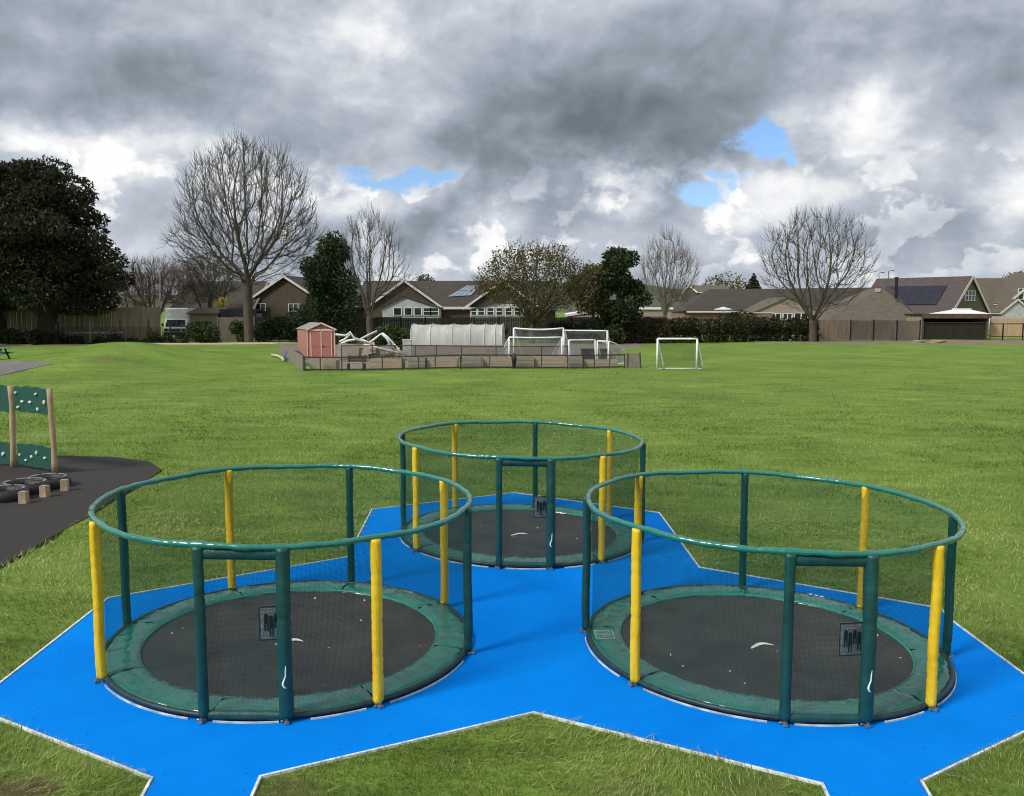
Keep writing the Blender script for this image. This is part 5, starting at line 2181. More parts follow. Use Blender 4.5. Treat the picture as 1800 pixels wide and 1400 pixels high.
def gable_block(t, A, rd, L, hw, ze, zr, wallm, roofm, bargem=BARGE, over=.35, barge_w=.24, rooftop=True, left=True, right=True):
    """walls with gable ends and a pitched roof. A = foot of the front gable's centre line, rd = ridge direction into the house"""
    A = Vector((A[0], A[1], 0))
    rd = Vector((rd[0], rd[1], 0)).normalized()
    pd = Vector((rd.y, -rd.x, 0))
    z0 = H(A.x, A.y) - .05

    def W(u, v, z):
        return A + rd * u + pd * v + up * z
    mb = MB()
    fr = [W(0, -hw, z0), W(0, hw, z0), W(0, hw, ze), W(0, 0, zr), W(0, -hw, ze)]
    bk = [W(L, -hw, z0), W(L, hw, z0), W(L, hw, ze), W(L, 0, zr), W(L, -hw, ze)]
    mb.add(fr + bk, [(0, 1, 2, 3, 4), (9, 8, 7, 6, 5), (1, 6, 7, 2), (5, 0, 4, 9)])
    mb.part('wall', wallm, t)
    sl = (zr - ze) / hw
    for s in (-1, 1):
        e0 = W(-over, s * (hw + over), ze - sl * over + .10)
        e1 = W(L + over, s * (hw + over), ze - sl * over + .10)
        r0, r1 = W(-over, 0, zr + .10), W(L + over, 0, zr + .10)
        MB().slab([e0, r0, r1, e1], .10).part('roof', roofm, t)
        if bargem:
            MB().bar(e0 - rd * .03 - up * .10, r0 - rd * .03 - up * .10, .05, barge_w, up).part('bargeboard', bargem, t)
        MB().bar(e0 - up * .14, e1 - up * .14, .12, .12).part('gutter', bargem or UPVC, t)
    return W


def ridge(t, a, b, m):
    MB().tube([a, b], .12, 6).part('ridge', m, t)


# --- bungalow with the gable left of the shed
D = 99
A = P(503, 600, D)
t = thing('bungalow', (A.x, D, 0), 'dark bungalow with a white edged gable behind the tallest bare tree', 'house')
zr, ze = P(503, 486, D).z, P(560, 527, D).z
W = gable_block(t, A, (.10, 1, 0), 11, 4.9, ze - .6, zr, BRICK_D, TILE_D)
window(t, P(458, 540, D - .1), (1, 0, 0), 1.1, .8, 2, 1)
window(t, P(520, 541, D - .1), (1, 0, 0), 1.6, .8, 3, 1)
gable_block(t, P(470, 600, D + 3), (-1, .12, 0), 9, 4.2, 3.3, P(470, 495, D).z, BRICK_D, TILE_D, over=.3)
# --- black flat roofed sheds against the fence
t = thing('flat_roofed_shed', gz(385, 90), 'low shed with a flat black roof left of the tallest bare tree', 'shed')
xa, xb = P(387, 550, 90).x, P(452, 550, 90).x
zt_ = P(400, 546, 90).z
MB().box(((xa + xb) / 2, 91.2, zt_ / 2 - .2), (xb - xa - .3, 2.4, zt_ - .2)).part('wall', FENCE_G, t)
MB().box(((xa + xb) / 2, 91.2, zt_), (xb - xa, 3.0, .22)).part('roof', TARFELT, t)
MB().box(((xa + xb) / 2, 89.75, zt_ - .35), (xb - xa - .1, .06, .42)).part('fascia', TARFELT, t)
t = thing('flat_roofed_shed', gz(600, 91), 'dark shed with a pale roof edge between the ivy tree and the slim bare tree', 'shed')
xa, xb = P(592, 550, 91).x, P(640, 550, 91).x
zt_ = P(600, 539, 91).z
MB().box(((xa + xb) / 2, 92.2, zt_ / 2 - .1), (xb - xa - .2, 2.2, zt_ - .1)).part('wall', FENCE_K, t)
MB().box(((xa + xb) / 2, 92.2, zt_), (xb - xa, 2.8, .16)).part('roof', UPVC, t)
t = thing('flat_roofed_shed', gz(1000, 91), 'pale sided shed with a sloping white roof edge right of the budding tree', 'shed')
xa, xb = P(997, 550, 91).x, P(1044, 550, 91).x
MB().box(((xa + xb) / 2, 92.2, 1.35), (xb - xa - .2, 2.2, 2.6)).part('wall', BRICK_P, t)
MB().slab([P(995, 553, 91), P(1042, 546, 91), P(1042, 546, 91) + Vector((0, 2.6, .1)), P(995, 553, 91) + Vector((0, 2.6, .1))], .22).part('roof', UPVC, t)
t = thing('garage', gz(1150, 108), 'pale flat roofed garage behind the fan shaped bare tree', 'garage')
xa, xb = P(1112, 550, 108).x, P(1180, 550, 108).x
zt_ = P(1150, 544, 108).z
MB().box(((xa + xb) / 2, 110, zt_ / 2), (xb - xa, 4, zt_)).part('wall', BRICK_P, t)
MB().box(((xa + xb) / 2, 110, zt_ + .1), (xb - xa + .4, 4.4, .25)).part('roof', UPVC, t)
MB().box(((xa + xb) / 2 + .4, 107.95, 1.1), (2.4, .06, 2.2)).part('door', FENCE_G, t)

# --- twin gabled bungalow in the middle
D = 102
t = thing('bungalow', gz(790, D), 'twin gabled bungalow with white edged valley roof behind the polytunnel', 'house')
zr, ze = P(716, 494, D).z, P(780, 541, D).z
hw_ = (P(782, 540, D).x - P(716, 540, D).x)
A = P(712, 600, D)
gable_block(t, A, (0, 1, 0), 9, hw_, ze, zr, BRICK_D, TILE_D, over=.3)
A2 = P(884, 600, D)
gable_block(t, A2, (0, 1, 0), 9, hw_, ze, P(884, 494, D).z, BRICK_D, TILE_D, over=.3)
# cross roof behind, with a solar array on the slope that faces the field
xa, xb = P(640, 500, D + 9).x, P(975, 500, D + 9).x
zR = P(790, 494, D + 9).z
MB().slab([Vector((xa, D + 1.5, ze - .3)), Vector((xb, D + 1.5, ze - .3)), Vector((xb, D + 9, zR)), Vector((xa, D + 9, zR))], .15).part('roof', TILE_D, t)
MB().slab([Vector((xa, D + 16.5, ze - .3)), Vector((xb, D + 16.5, ze - .3)), Vector((xb, D + 9, zR)), Vector((xa, D + 9, zR))], .15).part('roof', TILE_D, t)
MB().box(((xa + xb) / 2, D + 9, (ze - .4) / 2), (xb - xa - .4, 13, ze - .5)).part('wall', BRICK_D, t)
nrm_ = Vector((0, -(zR - ze + .3), 7.5)).normalized()


def on_slope(px, py):
    """point on the front slope of the cross roof"""
    d_ = ray(px, py)
    o_ = Vector((0, 0, CAM_H))
    p0 = Vector((0, D + 1.5, ze - .3))
    tt = (p0 - o_).dot(nrm_) / d_.dot(nrm_)
    return o_ + d_ * tt


c00, c10, c11, c01 = on_slope(786, 523.5), on_slope(828, 521), on_slope(846, 503), on_slope(822, 503)
for i in range(4):
    for j in range(2):
        def bl(u, v):
            return (c00 * (1 - u) + c10 * u) * (1 - v) + (c01 * (1 - u) + c11 * u) * v
        e = .012
        q = [bl(i / 4 + e, j / 2 + e), bl((i + 1) / 4 - e, j / 2 + e), bl((i + 1) / 4 - e, (j + 1) / 2 - e), bl(i / 4 + e, (j + 1) / 2 - e)]
        MB().slab([p + nrm_ * .12 for p in q], .05).part('solar_panel', SOLAR_L, t)
# soffit joining the two gables, white canopy below it
MB().box(((A.x + A2.x) / 2, D - .25, ze - .05), ((A2.x - A.x) - 2 * hw_ + 1.2, .4, .28)).part('fascia', BARGE, t)
MB().box(((A.x + A2.x) / 2, D + .2, ze / 2), ((A2.x - A.x) - 2 * hw_ + .3, .3, ze)).part('wall', BRICK_D, t)
# sun rooms in front of each gable
for (pa, pb, ap, apy, ey, lab, cc) in ((672, 772, 712, 521, 540, 'sun_room', 7), (826, 922, 900, 524, 544, 'sun_room', 7)):
    Ds = D - 3.2
    xa, xb, xm = P(pa, 550, Ds).x, P(pb, 550, Ds).x, P(ap, 550, Ds).x
    zE, zA = P(pa, ey, Ds).z, P(ap, apy, Ds).z
    mb = MB()
    mb.add([(xa, Ds, 0), (xb, Ds, 0), (xb, Ds, zE), (xm, Ds, zA), (xa, Ds, zE), (xa, D - .05, 0), (xb, D - .05, 0), (xb, D - .05, zE), (xm, D - .05, zA), (xa, D - .05, zE)],
           [(0, 1, 2, 3, 4), (1, 6, 7, 2), (5, 0, 4, 9)])
    sr = mb.part('sun_room', RENDER, t)
    for (e, r_) in ((Vector((xa - .2, Ds - .2, zE - .08)), Vector((xm, Ds - .2, zA + .05))), (Vector((xb + .2, Ds - .2, zE - .08)), Vector((xm, Ds - .2, zA + .05)))):
        MB().slab([e, r_, r_ + Vector((0, 3.0, 0)), e + Vector((0, 3.0, 0))], .08).part('roof', TILE_D, sr)
    wpx = [(744, 757), (757, 771), (728, 741), (711, 724), (692, 706)] if pa < 700 else [(828, 838), (840, 852), (856, 868), (872, 884), (888, 900), (904, 916)]
    for u, v in wpx:
        pl, pr = P(u, 549, Ds), P(v, 549, Ds)
        window(sr, ((pl.x + pr.x) / 2, Ds - .02, P(u, 548, Ds).z), (1, 0, 0), pr.x - pl.x, .80, 1, 2 if u > 740 else 1, .10)

# --- long low house with brick gable, right of centre
D = 118
t = thing('long_bungalow', gz(1330, D), 'long low bungalow with a dark roof and pale brick gable behind the hedge', 'house')
xa, xb = P(1205, 520, D).x, P(1620, 520, D + 6).x
zR, zE = P(1400, 505, D + 6).z, P(1250, 547, D).z
a0, a1 = P(1246, 509, D + 6), P(1640, 504.5, D + 6)
MB().slab([Vector((P(1200, 550, D).x, D, zE)), Vector((xb, D, zE)), a1, a0], .15).part('roof', TILE_D, t)
MB().slab([Vector((P(1200, 550, D).x, D + 12, zE)), Vector((xb, D + 12, zE)), a1, a0], .15).part('roof', TILE_D, t)
MB().slab([Vector((P(1200, 550, D).x, D, zE)), Vector((P(1200, 550, D).x, D + 12, zE)), a0, a0 + Vector((.01, .01, 0))], .12).part('roof', TILE_D, t)
MB().box(((P(1200, 550, D).x + xb) / 2, D + 6, zE / 2 - .1), (xb - P(1200, 550, D).x - .6, 11.2, zE - .2)).part('wall', BRICK_R, t)
MB().box((P(1320, 550, D).x, D - .03, zE - .12), (17, .12, .16)).part('gutter', UPVC, t)
Db = D - 6
A = P(1382, 600, Db)
gable_block(t, A, (0, 1, 0), 8, P(1446, 550, Db).x - A.x, P(1440, 550, Db).z - .1, P(1382, 524, Db).z, BRICK_P, TILE_B, None, over=.15)
for (u, v, y) in ((1354, 1372, 557), (1376, 1392, 557), (1396, 1420, 556), (1424, 1440, 558)):
    pl, pr = P(u, y, Db), P(v, y, Db)
    window(t, ((pl.x + pr.x) / 2, Db - .02, pl.z), (1, 0, 0), pr.x - pl.x, .75, 2, 1, .12)
t = thing('garden_wall', gz(1290, 100), 'low red brick garden wall by the blossom dotted shrub', 'wall')
xa, xb = P(1300, 560, 100).x, P(1358, 560, 100).x
zw = P(1320, 551, 100).z
MB().box(((xa + xb) / 2, 100.2, zw / 2), (xb - xa, .25, zw)).part('brickwork', BRICK_R, t)
MB().box(((xa + xb) / 2, 100.2, zw + .05), (xb - xa + .1, .36, .10)).part('coping', BARGE, t)
q = gz(1270, 98)
t = thing('parasol', q, 'white flat topped garden parasol on a short pole behind the hedge', 'parasol')
zt_ = P(1270, 543, 98).z
MB().tube([(q.x, q.y, q.z), (q.x, q.y, zt_)], .05, 8).part('pole', UPVC, t)
mb = MB()
n = 8
vs = [(q.x, q.y, zt_ + .22)] + [(q.x + 1.0 * math.cos(2 * math.pi * i / n), q.y + 1.0 * math.sin(2 * math.pi * i / n), zt_ - .06 + .02 * (i % 2)) for i in range(n)]
vs += [(x, y, z - .10) for x, y, z in vs[1:]]
mb.add(vs, [(0, 1 + i, 1 + (i + 1) % n) for i in range(n)] + [(1 + i, 1 + n + i, 1 + n + (i + 1) % n, 1 + (i + 1) % n) for i in range(n)])
mb.part('canopy', UPVC, t)
# small roofs peeping over
t = thing('distant_house', gz(1240, 150), 'distant house with a low dark roof above the left end of the long roof', 'house')
A = Vector((P(1214, 510, 150).x, 150, 0))
gable_block(t, A, (1, .1, 0), P(1274, 510, 150).x - A.x, 4, P(1240, 514, 150).z, P(1240, 503, 150).z, BRICK_D, TILE_B, UPVC, over=.2)

# --- steep hipped house
D = 105
t = thing('hipped_house', gz(1540, D), 'house with a steep plain brown hipped roof behind the grey brown fence', 'house')
apx = P(1551, 507, D + 4.5)
e0, e1 = P(1446, 564, D), P(1621, 564, D)
mid = P(1592, 533, D + 2)
back = apx + Vector((0, 4, 0))
th_ = .12
MB().slab([e0, e1, apx + Vector((.05, 0, 0)), apx - Vector((.05, 0, 0))], th_).part('roof', TILE_B, t)
MB().slab([e1, e1 + Vector((-1, 14, 0)), back, apx], th_).part('roof', TILE_B, t)
MB().slab([e0, e0 + Vector((1, 14, 0)), back, apx], th_).part('roof', TILE_B, t)
MB().box(((e0.x + e1.x) / 2, D + 6, e0.z / 2), (e1.x - e0.x - .9, 11, e0.z - .1)).part('wall', BRICK_O, t)
MB().bar(e0 + Vector((0, -.08, -.10)), e1 + Vector((0, -.08, -.10)), .10, .14).part('gutter', FENCE_G, t)
q = P(1543, 509, D + 4)
MB().box((q.x, q.y, q.z - .1), (.5, .4, .45)).part('vent', RENDER, t)
f0 = P(1576, 520, D + 2.4)
mb = MB()
mb.tube([f0 - up * .4, P(1576, 489, D + 2.4)], .19, 10)
mb.tube([P(1576, 489, D + 2.4), P(1576, 487.5, D + 2.4)], .26, 10)
mb.part('flue', BLACK, t)

# --- dormer house with solar panels, at the right
D = 116
t = thing('gabled_house', gz(1690, D), 'steep gabled house with dark solar panels and a white gable window', 'house')
apx = P(1707, 487, D)
zr = apx.z
ze = P(1660, 549, D - 3.5).z
rd = Vector((-.55, .83, 0))
HWG = 4.3
W = gable_block(t, apx, rd, 13.4, HWG, ze, zr, BRICK_O, TILE_P, BARGE, over=.3, barge_w=.34)
rd.normalize()
pd = Vector((rd.y, -rd.x, 0))
if pd.x > 0:
    ldir = -pd
else:
    ldir = pd
# panels on the left slope, laid out along the ridge direction
nl = (ldir * (zr - ze) + up * HWG).normalized()


def S(u, v):
    return Vector((apx.x, apx.y, zr + .10)) + rd * u + ldir * (HWG * v) - up * ((zr - ze) * v) + nl * .14


for i in range(6):
    for j in range(3):
        u0, v0 = 2.4 + i * 1.5, .28 + j * .185
        MB().slab([S(u0, v0), S(u0 + 1.47, v0), S(u0 + 1.47, v0 + .181), S(u0, v0 + .181)], .05).part('solar_panel', SOLAR_D, t)
rr_ = -ldir
rr_ = rr_ if rr_.x > 0 else -rr_
wc = P(1702, 520, D - .2)
cfront = Vector((apx.x, apx.y, wc.z))
window(t, cfront - rr_ * .1, rr_, 2.3, 1.25, 3, 2, .13)
# conservatory roof in front
Dc = 104
xa, xb = P(1661, 552, Dc).x, P(1742, 552, Dc).x
zc = P(1700, 552, Dc).z
zt_ = P(1700, 545, Dc).z
t2 = thing('conservatory', gz(1700, Dc), 'white conservatory with a low hipped roof in front of the gabled house', 'conservatory')
mb = MB()
mb.slab([(xa, Dc, zc), (xb, Dc, zc), (xb - 1.3, Dc + 2, zt_), (xa + 1.8, Dc + 2, zt_)], .08)
mb.slab([(xa, Dc, zc), (xa + 1.8, Dc + 2, zt_), (xa + 1.8, Dc + 2.1, zt_), (xa, Dc + 4, zc)], .08)
mb.slab([(xb, Dc, zc), (xb, Dc + 4, zc), (xb - 1.3, Dc + 2.1, zt_), (xb - 1.3, Dc + 2, zt_)], .08)
mb.slab([(xa + 1.8, Dc + 2.02, zt_), (xb - 1.3, Dc + 2.02, zt_), (xb, Dc + 4, zc), (xa, Dc + 4, zc)], .08)
mb.part('roof', UPVC, t2)
MB().box(((xa + xb) / 2, Dc + 2, zc / 2 - .05), (xb - xa - .3, 3.6, zc - .1)).part('wall', RENDER, t2)
MB().bar((xa + 1.8, Dc + 2, zt_ + .08), (xb - 1.3, Dc + 2, zt_ + .08), .12, .14).part('ridge', UPVC, t2)
for k in range(6):
    c = (xa + (xb - xa) * (k + .5) / 6, Dc + .18, zc - .65)
    window(t2, c, (1, 0, 0), (xb - xa) / 6 - .15, 1.0, 1, 1, .09)
# neighbour
D = 124
t = thing('gabled_house', gz(1780, D), 'house with a long brown roof and white edged gable at the right edge', 'house')
xa, xb = P(1690, 520, D).x, P(1960, 520, D).x
zR, zE = P(1760, 489, D + 5).z, P(1760, 546, D).z
MB().slab([(xa, D, zE), (xb, D, zE), (xb, D + 5.5, zR), (xa, D + 5.5, zR)], .15).part('roof', TILE_B, t)
MB().slab([(xa, D + 11, zE), (xb, D + 11, zE), (xb, D + 5.5, zR), (xa, D + 5.5, zR)], .15).part('roof', TILE_B, t)
MB().box(((xa + xb) / 2, D + 5.5, zE / 2), (xb - xa - .5, 10.4, zE)).part('wall', BRICK_O, t)
gable_block(t, (P(1826, 500, D - 1).x, D - 2, 0), (0, 1, 0), 7, 4.6, P(1775, 531, D - 2).z, P(1826, 478, D - 2).z, BRICK_O, TILE_B, BARGE, barge_w=.3)
window(t, (P(1799, 517, D - 2.05).x, D - 2.02, P(1799, 517, D - 2).z), (1, 0, 0), 1.4, 1.5, 2, 2, .13)
gable_block(t, (P(1782, 500, D - 4).x, D - 5, 0), (0, 1, 0), 3, 2.0, P(1782, 549, D - 5).z, P(1782, 527, D - 5).z, RENDER, TILE_B, BARGE, barge_w=.2, over=.2)
# open fronted hut
D = 92
xa, xb = P(1620, 560, D).x, P(1738, 560, D).x
zt_ = P(1680, 555, D).z
t = thing('timber_shelter', gz(1680, D), 'dark open fronted timber shelter with a brown fascia below the gabled house', 'shelter')
MB().box(((xa + xb) / 2, D + 1.8, zt_ + .08), (xb - xa + .3, 4.2, .14)).part('roof', TARFELT, t)
MB().box(((xa + xb) / 2, D - .32, zt_ - .08), (xb - xa + .2, .06, .42)).part('fascia', mat('brown_fascia', (.10, .060, .036), .8, .2, 2), t)
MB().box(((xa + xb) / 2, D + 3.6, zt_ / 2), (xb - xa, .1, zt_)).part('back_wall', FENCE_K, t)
MB().box((xa + .05, D + 1.8, zt_ / 2), (.1, 3.5, zt_)).part('side_wall', FENCE_B, t)
MB().box((xb - .05, D + 1.8, zt_ / 2), (.1, 3.5, zt_)).part('side_wall', FENCE_B, t)
for u in (.02, .97):
    MB().box((xa + (xb - xa) * u, D - .1, zt_ / 2), (.14, .14, zt_)).part('post', BRICK_D, t)
MB().box(((xa + xb) / 2, D - .05, 1.75), (xb - xa, .05, .07)).part('rail', BRICK_D, t)
for k in range(6):
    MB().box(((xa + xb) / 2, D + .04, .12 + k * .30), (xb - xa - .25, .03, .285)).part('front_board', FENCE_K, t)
# heap of cut branches on the bare earth
q = gz(1632, 84)
mb = MB()
for k in range(22):
    a = q + Vector((rng.uniform(-1.5, 1.2), rng.uniform(-.3, .3), rng.uniform(.02, .22)))
    an = rng.uniform(-.5, .5)
    l = rng.uniform(.6, 1.6)
    mb.tube([a, a + Vector((math.cos(an) * l, math.sin(an) * l * .4, rng.uniform(-.06, .12)))], rng.uniform(.025, .06), 5)
tag(mb.top('branch_pile', TAN, q, True), 'small heap of cut branches on the bare earth by the shelter', 'branches', None, 'stuff')

# --- white van behind the left fence
D = 95
q = gz(306, D)
t = thing('van', q, 'white van seen end on between the fences at the left', 'van')
xa, xb = P(286, 550, D).x, P(326, 550, D).x
z1 = P(300, 541.5, D).z
z0_ = q.z
w_ = xb - xa
mb = MB()
prof = [(0, .45), (0, 1.15), (.12, 1.25), (.55, 2.05), (.60, 2.10), (.70, z1 - .1), (.85, z1), (5.0, z1), (5.1, z1 - .1), (5.1, .45)]
vs = [(xa, D + y, z0_ + z) for y, z in prof] + [(xb, D + y, z0_ + z) for y, z in prof]
n = len(prof)
mb.add(vs, [tuple(range(n))[::-1], tuple(range(n, 2 * n))] + [(i, (i + 1) % n, n + (i + 1) % n, n + i) for i in range(n)])
body = mb.part('body', mat('white_van_paint', (.72, .74, .78), .25, .05, 2, spec=.6), t)
mb = MB()
mb.slab([(xa + .15, D + .10, z0_ + 1.32), (xb - .15, D + .10, z0_ + 1.32), (xb - .25, D + .49, z0_ + 2.02), (xa + .25, D + .49, z0_ + 2.02)], .02)
mb.part('windscreen', GLASS, t)
MB().box(((xa + xb) / 2, D - .03, z0_ + .55), (w_ * .96, .10, .32)).part('bumper', BLACK, t)
MB().box(((xa + xb) / 2, D - .02, z0_ + .92), (w_ * .5, .05, .22)).part('grille', BLACK, t)
for s in (xa + .28, xb - .28):
    MB().box((s, D - .02, z0_ + .95), (.34, .06, .24)).part('headlight', GLASS, t)
    MB().ball((s + (.5 if s > q.x else -.5), D + .4, z0_ + 1.5), (.14, .10, .18), 8, 6).part('mirror', BLACK, t, True)
    for yy in (.9, 4.2):
        mb = MB()
        mb.tube([(s - .1, D + yy, z0_ + .36), (s + .1, D + yy, z0_ + .36)], .36, 16)
        mb.part('wheel', TYRE, t, True)
q = gz(362, 90)
t = thing('hut', q, 'low brown hut between the van and the flat black roof', 'hut')
xa, xb = P(332, 560, 90).x, P(382, 560, 90).x
MB().box(((xa + xb) / 2, 91.5, 1.35), (xb - xa, 2.6, 2.7)).part('wall', FENCE_B, t)
MB().slab([(xa - .2, 89.9, 2.75), (xb + .2, 89.9, 2.75), (xb + .2, 93, 3.3), (xa - .2, 93, 3.3)], .12).part('roof', TILE_B, t)
MB().box(((xa + xb) / 2, 90.17, .95), (1.6, .05, 1.9)).part('door', FENCE_K, t)
# poles
q = gz(281, 88)
t = thing('pole', q, 'pale thin pole with a box, standing left of the white van', 'pole')
MB().tube([q, P(281, 476, 88)], [.075, .05], 8).part('shaft', PVC2, t, True)
c = P(280, 535, 87.9)
MB().box(c, (.22, .18, .34)).part('box', PVC2, t)
for (px, D, y0, lab) in ((1562, 170, 477, 'distant street lamp above the steep hipped roof'), (1545, 175, 480, 'distant street lamp tipped with a short arm beside the broad bare tree')):
    q = gz(px, D)
    t = thing('street_lamp', q, lab, 'street lamp')
    tp = P(px, y0, D)
    MB().tube([q, tp], [.12, .07], 8).part('shaft', DARKRAIL, t, True)
    MB().bar(tp, tp + Vector((.6, 0, .1)), .07, .07).part('arm', DARKRAIL, t)
    MB().box(tp + Vector((.75, 0, .08)), (.6, .2, .14)).part('lantern', DARKRAIL, t)
# --- low hills far off
mb = MB()
xs = np.linspace(-700, 700, 90)
rows = []
for (yy, f) in ((420, 0.0), (520, 1.0), (760, .9)):
    rows.append([(x, yy, -.5 + f * (11 + 4 * math.sin(x * .011 + 1) + 2.2 * math.sin(x * .037) + 1.0 * math.sin(x * .11) + (4 if -260 < x < -60 else 0))) for x in xs])
for i in range(2):
    k = len(mb.v)
    n = len(xs)
    mb.add(rows[i] + rows[i + 1], [(j, j + 1, n + j + 1, n + j) for j in range(n - 1)])
o = mb.top('hills', mat('far_hill', (.055, .065, .030), .95, .3, .05, col2=(.09, .10, .05)), (0, 0, 0), True)
tag(o, 'low wooded hills beyond the houses', None, None, 'structure')

# ------------------------------------------------------------------ grass blades near the camera
def build_grass():
    m = bpy.data.materials.new('grass_blade')
    m.use_nodes = True
    T = NT(m.node_tree)
    at = T.n('ShaderNodeAttribute', attribute_name='tone').outputs['Fac']
    pos = T.n('ShaderNodeNewGeometry').outputs['Position']
    n1 = T.noise(pos, 0.22, 4, 0.6).outputs['Fac']
    n2 = T.noise(T.vmath('MULTIPLY', pos, (0.5, 1.6, 1)), 0.9, 5, 0.65, 0.6).outputs['Fac']
    v = T.math('ADD', T.math('MULTIPLY', n1, 0.35), T.math('MULTIPLY', n2, 0.40))
    v = T.math('ADD', v, T.math('MULTIPLY', at, 0.42))
    c = T.ramp(v, [(0.26, (.058, .084, .016)), (0.46, (.134, .206, .035)), (0.66, (.232, .318, .062)), (0.90, (.48, .46, .19))])
    b = T.n('ShaderNodeBsdfPrincipled', i_Roughness=0.6)
    b.inputs['Specular IOR Level'].default_value = 0.22
    T.l(c, b.inputs['Base Color'])
    tr = T.n('ShaderNodeBsdfTranslucent')
    T.l(c, tr.inputs['Color'])
    ms = T.n('ShaderNodeMixShader')
    ms.inputs[0].default_value = .25
    T.l(b.outputs[0], ms.inputs[1])
    T.l(tr.outputs[0], ms.inputs[2])
    out = T.n('ShaderNodeOutputMaterial')
    T.l(ms.outputs[0], out.inputs[0])
    r = np.random.default_rng(5)
    VV, FF, TT, k0 = [], [], [], 0
    bands = [(3.6, 9, 4200, .052, .0044, 3), (9, 80, 1750, .060, .0085, 1)]
    for y0, y1, den, ln, wd, seg in bands:
        if seg == 3:
            n = int(((y1 * y1 - y0 * y0) * .60 + (y1 - y0) * 3.0) * den)
            y = np.sqrt(r.uniform(y0 * y0, y1 * y1, n))
        else:                                       # thins out steadily with distance, so that the turf takes over without a seam
            n = int(den * 81 * (1.2 * math.log(y1 / y0) + 3 * (1 / y0 - 1 / y1)))
            y = y0 * (y1 / y0) ** r.random(n)
            wd = .0085 * np.clip(y / 12, .9, 2.6)
        x = r.uniform(-1, 1, n) * (.60 * y + 1.5)
        cl = np.sin(x * 5.3 + 2 * np.sin(y * 3.1)) * np.sin(y * 4.7 + 1.7 * np.sin(x * 2.3)) + .6 * np.sin(x * 13 + y * 9) * np.sin(y * 17 - x * 7)
        keep = r.random(n) < np.clip(.72 + .30 * cl, .25, 1)
        pp = [(q.x, q.y) for q in PAD]
        keep &= ~in_poly(x, y, pp)
        keep &= ~in_poly(x, y, [(q.x, q.y) for q in RUB])
        if y1 > 40:
            keep &= r.random(n) > (y - 26) / 54
        for bx, by, rad, s in MUD:
            d = np.hypot(x - bx, y - by) / rad
            keep &= (d > 1.0) | (r.random(n) > s * .9)
        x, y = x[keep], y[keep]
        n = len(x)
        z = hgt(x, y) - 0.013
        L_ = ln * r.uniform(.55, 1.35, n)
        W_ = (wd[keep] if seg == 1 else wd) * r.uniform(.7, 1.3, n)
        # blades lie over in swirls, as in damp mown turf
        ang = 2.2 * np.sin(x * .9 + 1.3 * np.sin(y * .7)) + 1.6 * np.sin(y * 1.1 + x * .5) + r.normal(0, .7, n)
        lean = np.clip(r.normal(.95, .28, n), .2, 1.4)
        dx, dy = np.cos(ang), np.sin(ang)
        sx, sy = -dy, dx
        tone = r.uniform(0, 1, n) ** 1.4
        tone = np.where(r.random(n) < .05, 1.25, tone)
        base = np.stack([x, y, z], 1)
        side = np.stack([sx, sy, 0 * sx], 1) * W_[:, None] / 2
        if seg == 1:
            tip = base + np.stack([dx * np.sin(lean), dy * np.sin(lean), np.cos(lean) + .25], 1) * L_[:, None]
            V = np.stack([base - side, base + side, tip], 1).reshape(-1, 3)
            i = np.arange(n) * 3 + k0
            F = np.stack([i, i + 1, i + 2], 1)
            TT.append(np.repeat(tone, 3))
            k0 += 3 * n
        else:
            l1 = lean * .55
            mid = base + np.stack([dx * np.sin(l1), dy * np.sin(l1), np.cos(l1)], 1) * (L_ * .55)[:, None]
            l2 = np.clip(lean * 1.35, 0, 1.75)
            tip = mid + np.stack([dx * np.sin(l2), dy * np.sin(l2), np.cos(l2)], 1) * (L_ * .6)[:, None]
            V = np.stack([base - side, base + side, mid + side * .8, mid - side * .8, tip], 1).reshape(-1, 3)
            i = np.arange(n) * 5 + k0
            F = np.concatenate([np.stack([i, i + 1, i + 2], 1), np.stack([i, i + 2, i + 3], 1), np.stack([i + 3, i + 2, i + 4], 1)])
            TT.append(np.repeat(tone, 5))
            k0 += 5 * n
        VV.append(V)
        FF.append(F)
    # long pale strands lying over the turf
    n = 9000
    y = np.sqrt(r.uniform(3.8 ** 2, 15 ** 2, n))
    x = r.uniform(-1, 1, n) * (.60 * y + 1.2)
    sw = np.sin(x * 1.7 + 1.1 * np.sin(y * 1.3)) + np.sin(y * 1.9 + x)
    k = ~in_poly(x, y, [(q.x, q.y) for q in PAD]) & ~in_poly(x, y, [(q.x, q.y) for q in RUB]) & (r.random(n) < np.clip(.5 + .5 * sw, .08, 1))
    x, y = x[k], y[k]
    n = len(x)
    ang = 2.2 * np.sin(x * .9 + 1.3 * np.sin(y * .7)) + 1.6 * np.sin(y * 1.1 + x * .5) + r.normal(0, .5, n)
    L_ = r.uniform(.08, .20, n)
    curl = r.normal(0, .5, n)
    W_ = .0030 * np.clip(y / 7, .8, 2)
    pts = [np.stack([x, y, hgt(x, y) + .012], 1)]
    for j in range(3):
        a_ = ang + curl * j
        zz_ = (.018, .004, -.012)[j]
        pts.append(pts[-1] + np.stack([np.cos(a_) * L_ / 3, np.sin(a_) * L_ / 3, np.full(n, zz_)], 1))
    sd_ = np.stack([-np.sin(ang), np.cos(ang), np.zeros(n)], 1) * W_[:, None]
    rows = np.stack([pts[0] - sd_, pts[0] + sd_, pts[1] - sd_, pts[1] + sd_, pts[2] - sd_ * .8, pts[2] + sd_ * .8, pts[3] - sd_ * .2, pts[3] + sd_ * .2], 1).reshape(-1, 3)
    i = np.arange(n) * 8 + k0
    VV.append(rows)
    for j in (0, 2, 4):
        FF.append(np.stack([i + j, i + j + 1, i + j + 3], 1))
        FF.append(np.stack([i + j, i + j + 3, i + j + 2], 1))
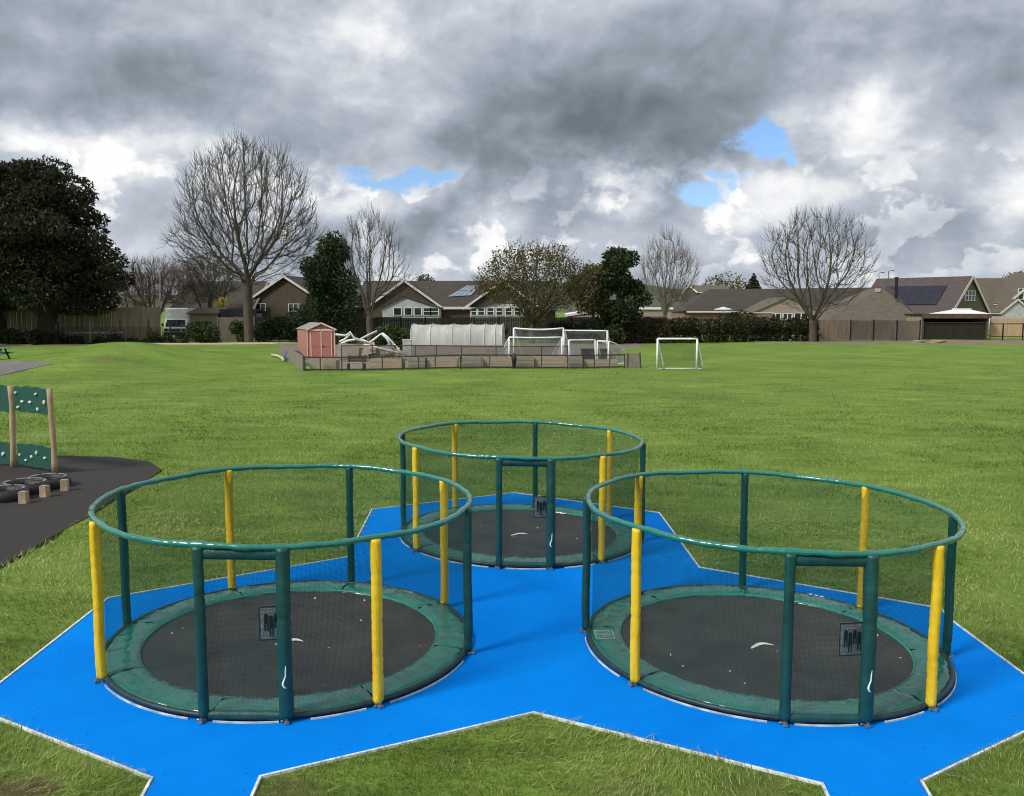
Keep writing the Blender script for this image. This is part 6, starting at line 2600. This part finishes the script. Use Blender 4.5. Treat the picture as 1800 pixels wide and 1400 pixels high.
    TT.append(np.repeat(r.uniform(.75, 1.35, n), 8))
    k0 += 8 * n
    V, F, tn = np.concatenate(VV), np.concatenate(FF), np.concatenate(TT)
    me = np_mesh('grass', V, F, m, tn)
    o = bpy.data.objects.new('grass', me)
    COL.objects.link(o)
    tag(o, 'short damp olive green grass around the blue surfacing', 'grass', None, 'stuff')
    print('grass tris', len(F))
    # scraps of white litter, daisies and straw
    n = 150
    y = np.sqrt(r.uniform(4.2 ** 2, 34 ** 2, n))
    x = r.uniform(-1, 1, n) * (.6 * y + 1)
    k = ~in_poly(x, y, [(q.x, q.y) for q in PAD]) & ~in_poly(x, y, [(q.x, q.y) for q in RUB])
    x, y = x[k], y[k]
    pts = np.stack([x, y, hgt(x, y) + .025], 1)
    bx, by, bz = [], [], []
    for tr_, cnt_ in zip(TRAMPS, (26, 10, 8)):
        for q in range(cnt_):
            a_, d_ = r.uniform(0, 2 * np.pi), 1.4 * np.sqrt(r.random())
            bx.append(tr_.location.x + d_ * np.cos(a_))
            by.append(tr_.location.y + d_ * np.sin(a_))
            bz.append(tr_.location.z - TILT * d_ * np.cos(a_) + .045)
    pts = np.concatenate([pts, np.stack([bx, by, bz], 1)])
    V, F, tone = leaf_cloud(pts, .026, 9, aspect=.7)
    o = bpy.data.objects.new('litter', np_mesh('litter', V, F, mat('pale_scraps', (.55, .53, .42), .8, .2, 9), tone))
    COL.objects.link(o)
    tag(o, 'tiny pale scraps and daisies scattered in the grass and on the trampoline beds', 'litter', None, 'stuff')

    # grass clippings and crumbs of soil trodden on to the blue surfacing, mostly near its edges
    n = 5200
    y = r.uniform(4.5, 17, n)
    x = r.uniform(-6.5, 7, n)
    pp = [(q.x, q.y) for q in PAD]
    ed = np.full(n, 9.0)
    for i in range(len(pp)):
        a_, b_ = np.array(pp[i]), np.array(pp[(i + 1) % len(pp)])
        ab = b_ - a_
        t = np.clip(((x - a_[0]) * ab[0] + (y - a_[1]) * ab[1]) / (ab @ ab), 0, 1)
        ed = np.minimum(ed, np.hypot(x - a_[0] - t * ab[0], y - a_[1] - t * ab[1]))
    k = in_poly(x, y, pp) & (r.random(n) < np.exp(-ed / .16) + .012)
    for tr_ in TRAMPS:
        k &= np.hypot(x - tr_.location.x, y - tr_.location.y) > 1.95
    x, y = x[k], y[k]
    pts = np.stack([x, y, hgt(x, y) + .008], 1)
    d_ = r.normal(0, 1, (len(pts), 3)) * np.array((1, 1, .08))
    V, F, tone = leaf_cloud(pts, .026, 19, d_, aspect=.25)
    o = bpy.data.objects.new('clippings', np_mesh('clippings', V, F, mat('grass_clippings', (.05, .06, .02), .9, .3, 9, col2=(.13, .12, .05)), tone))
    COL.objects.link(o)
    tag(o, 'grass clippings and soil crumbs scattered along the edges of the blue surfacing', 'clippings', None, 'stuff')


build_grass()
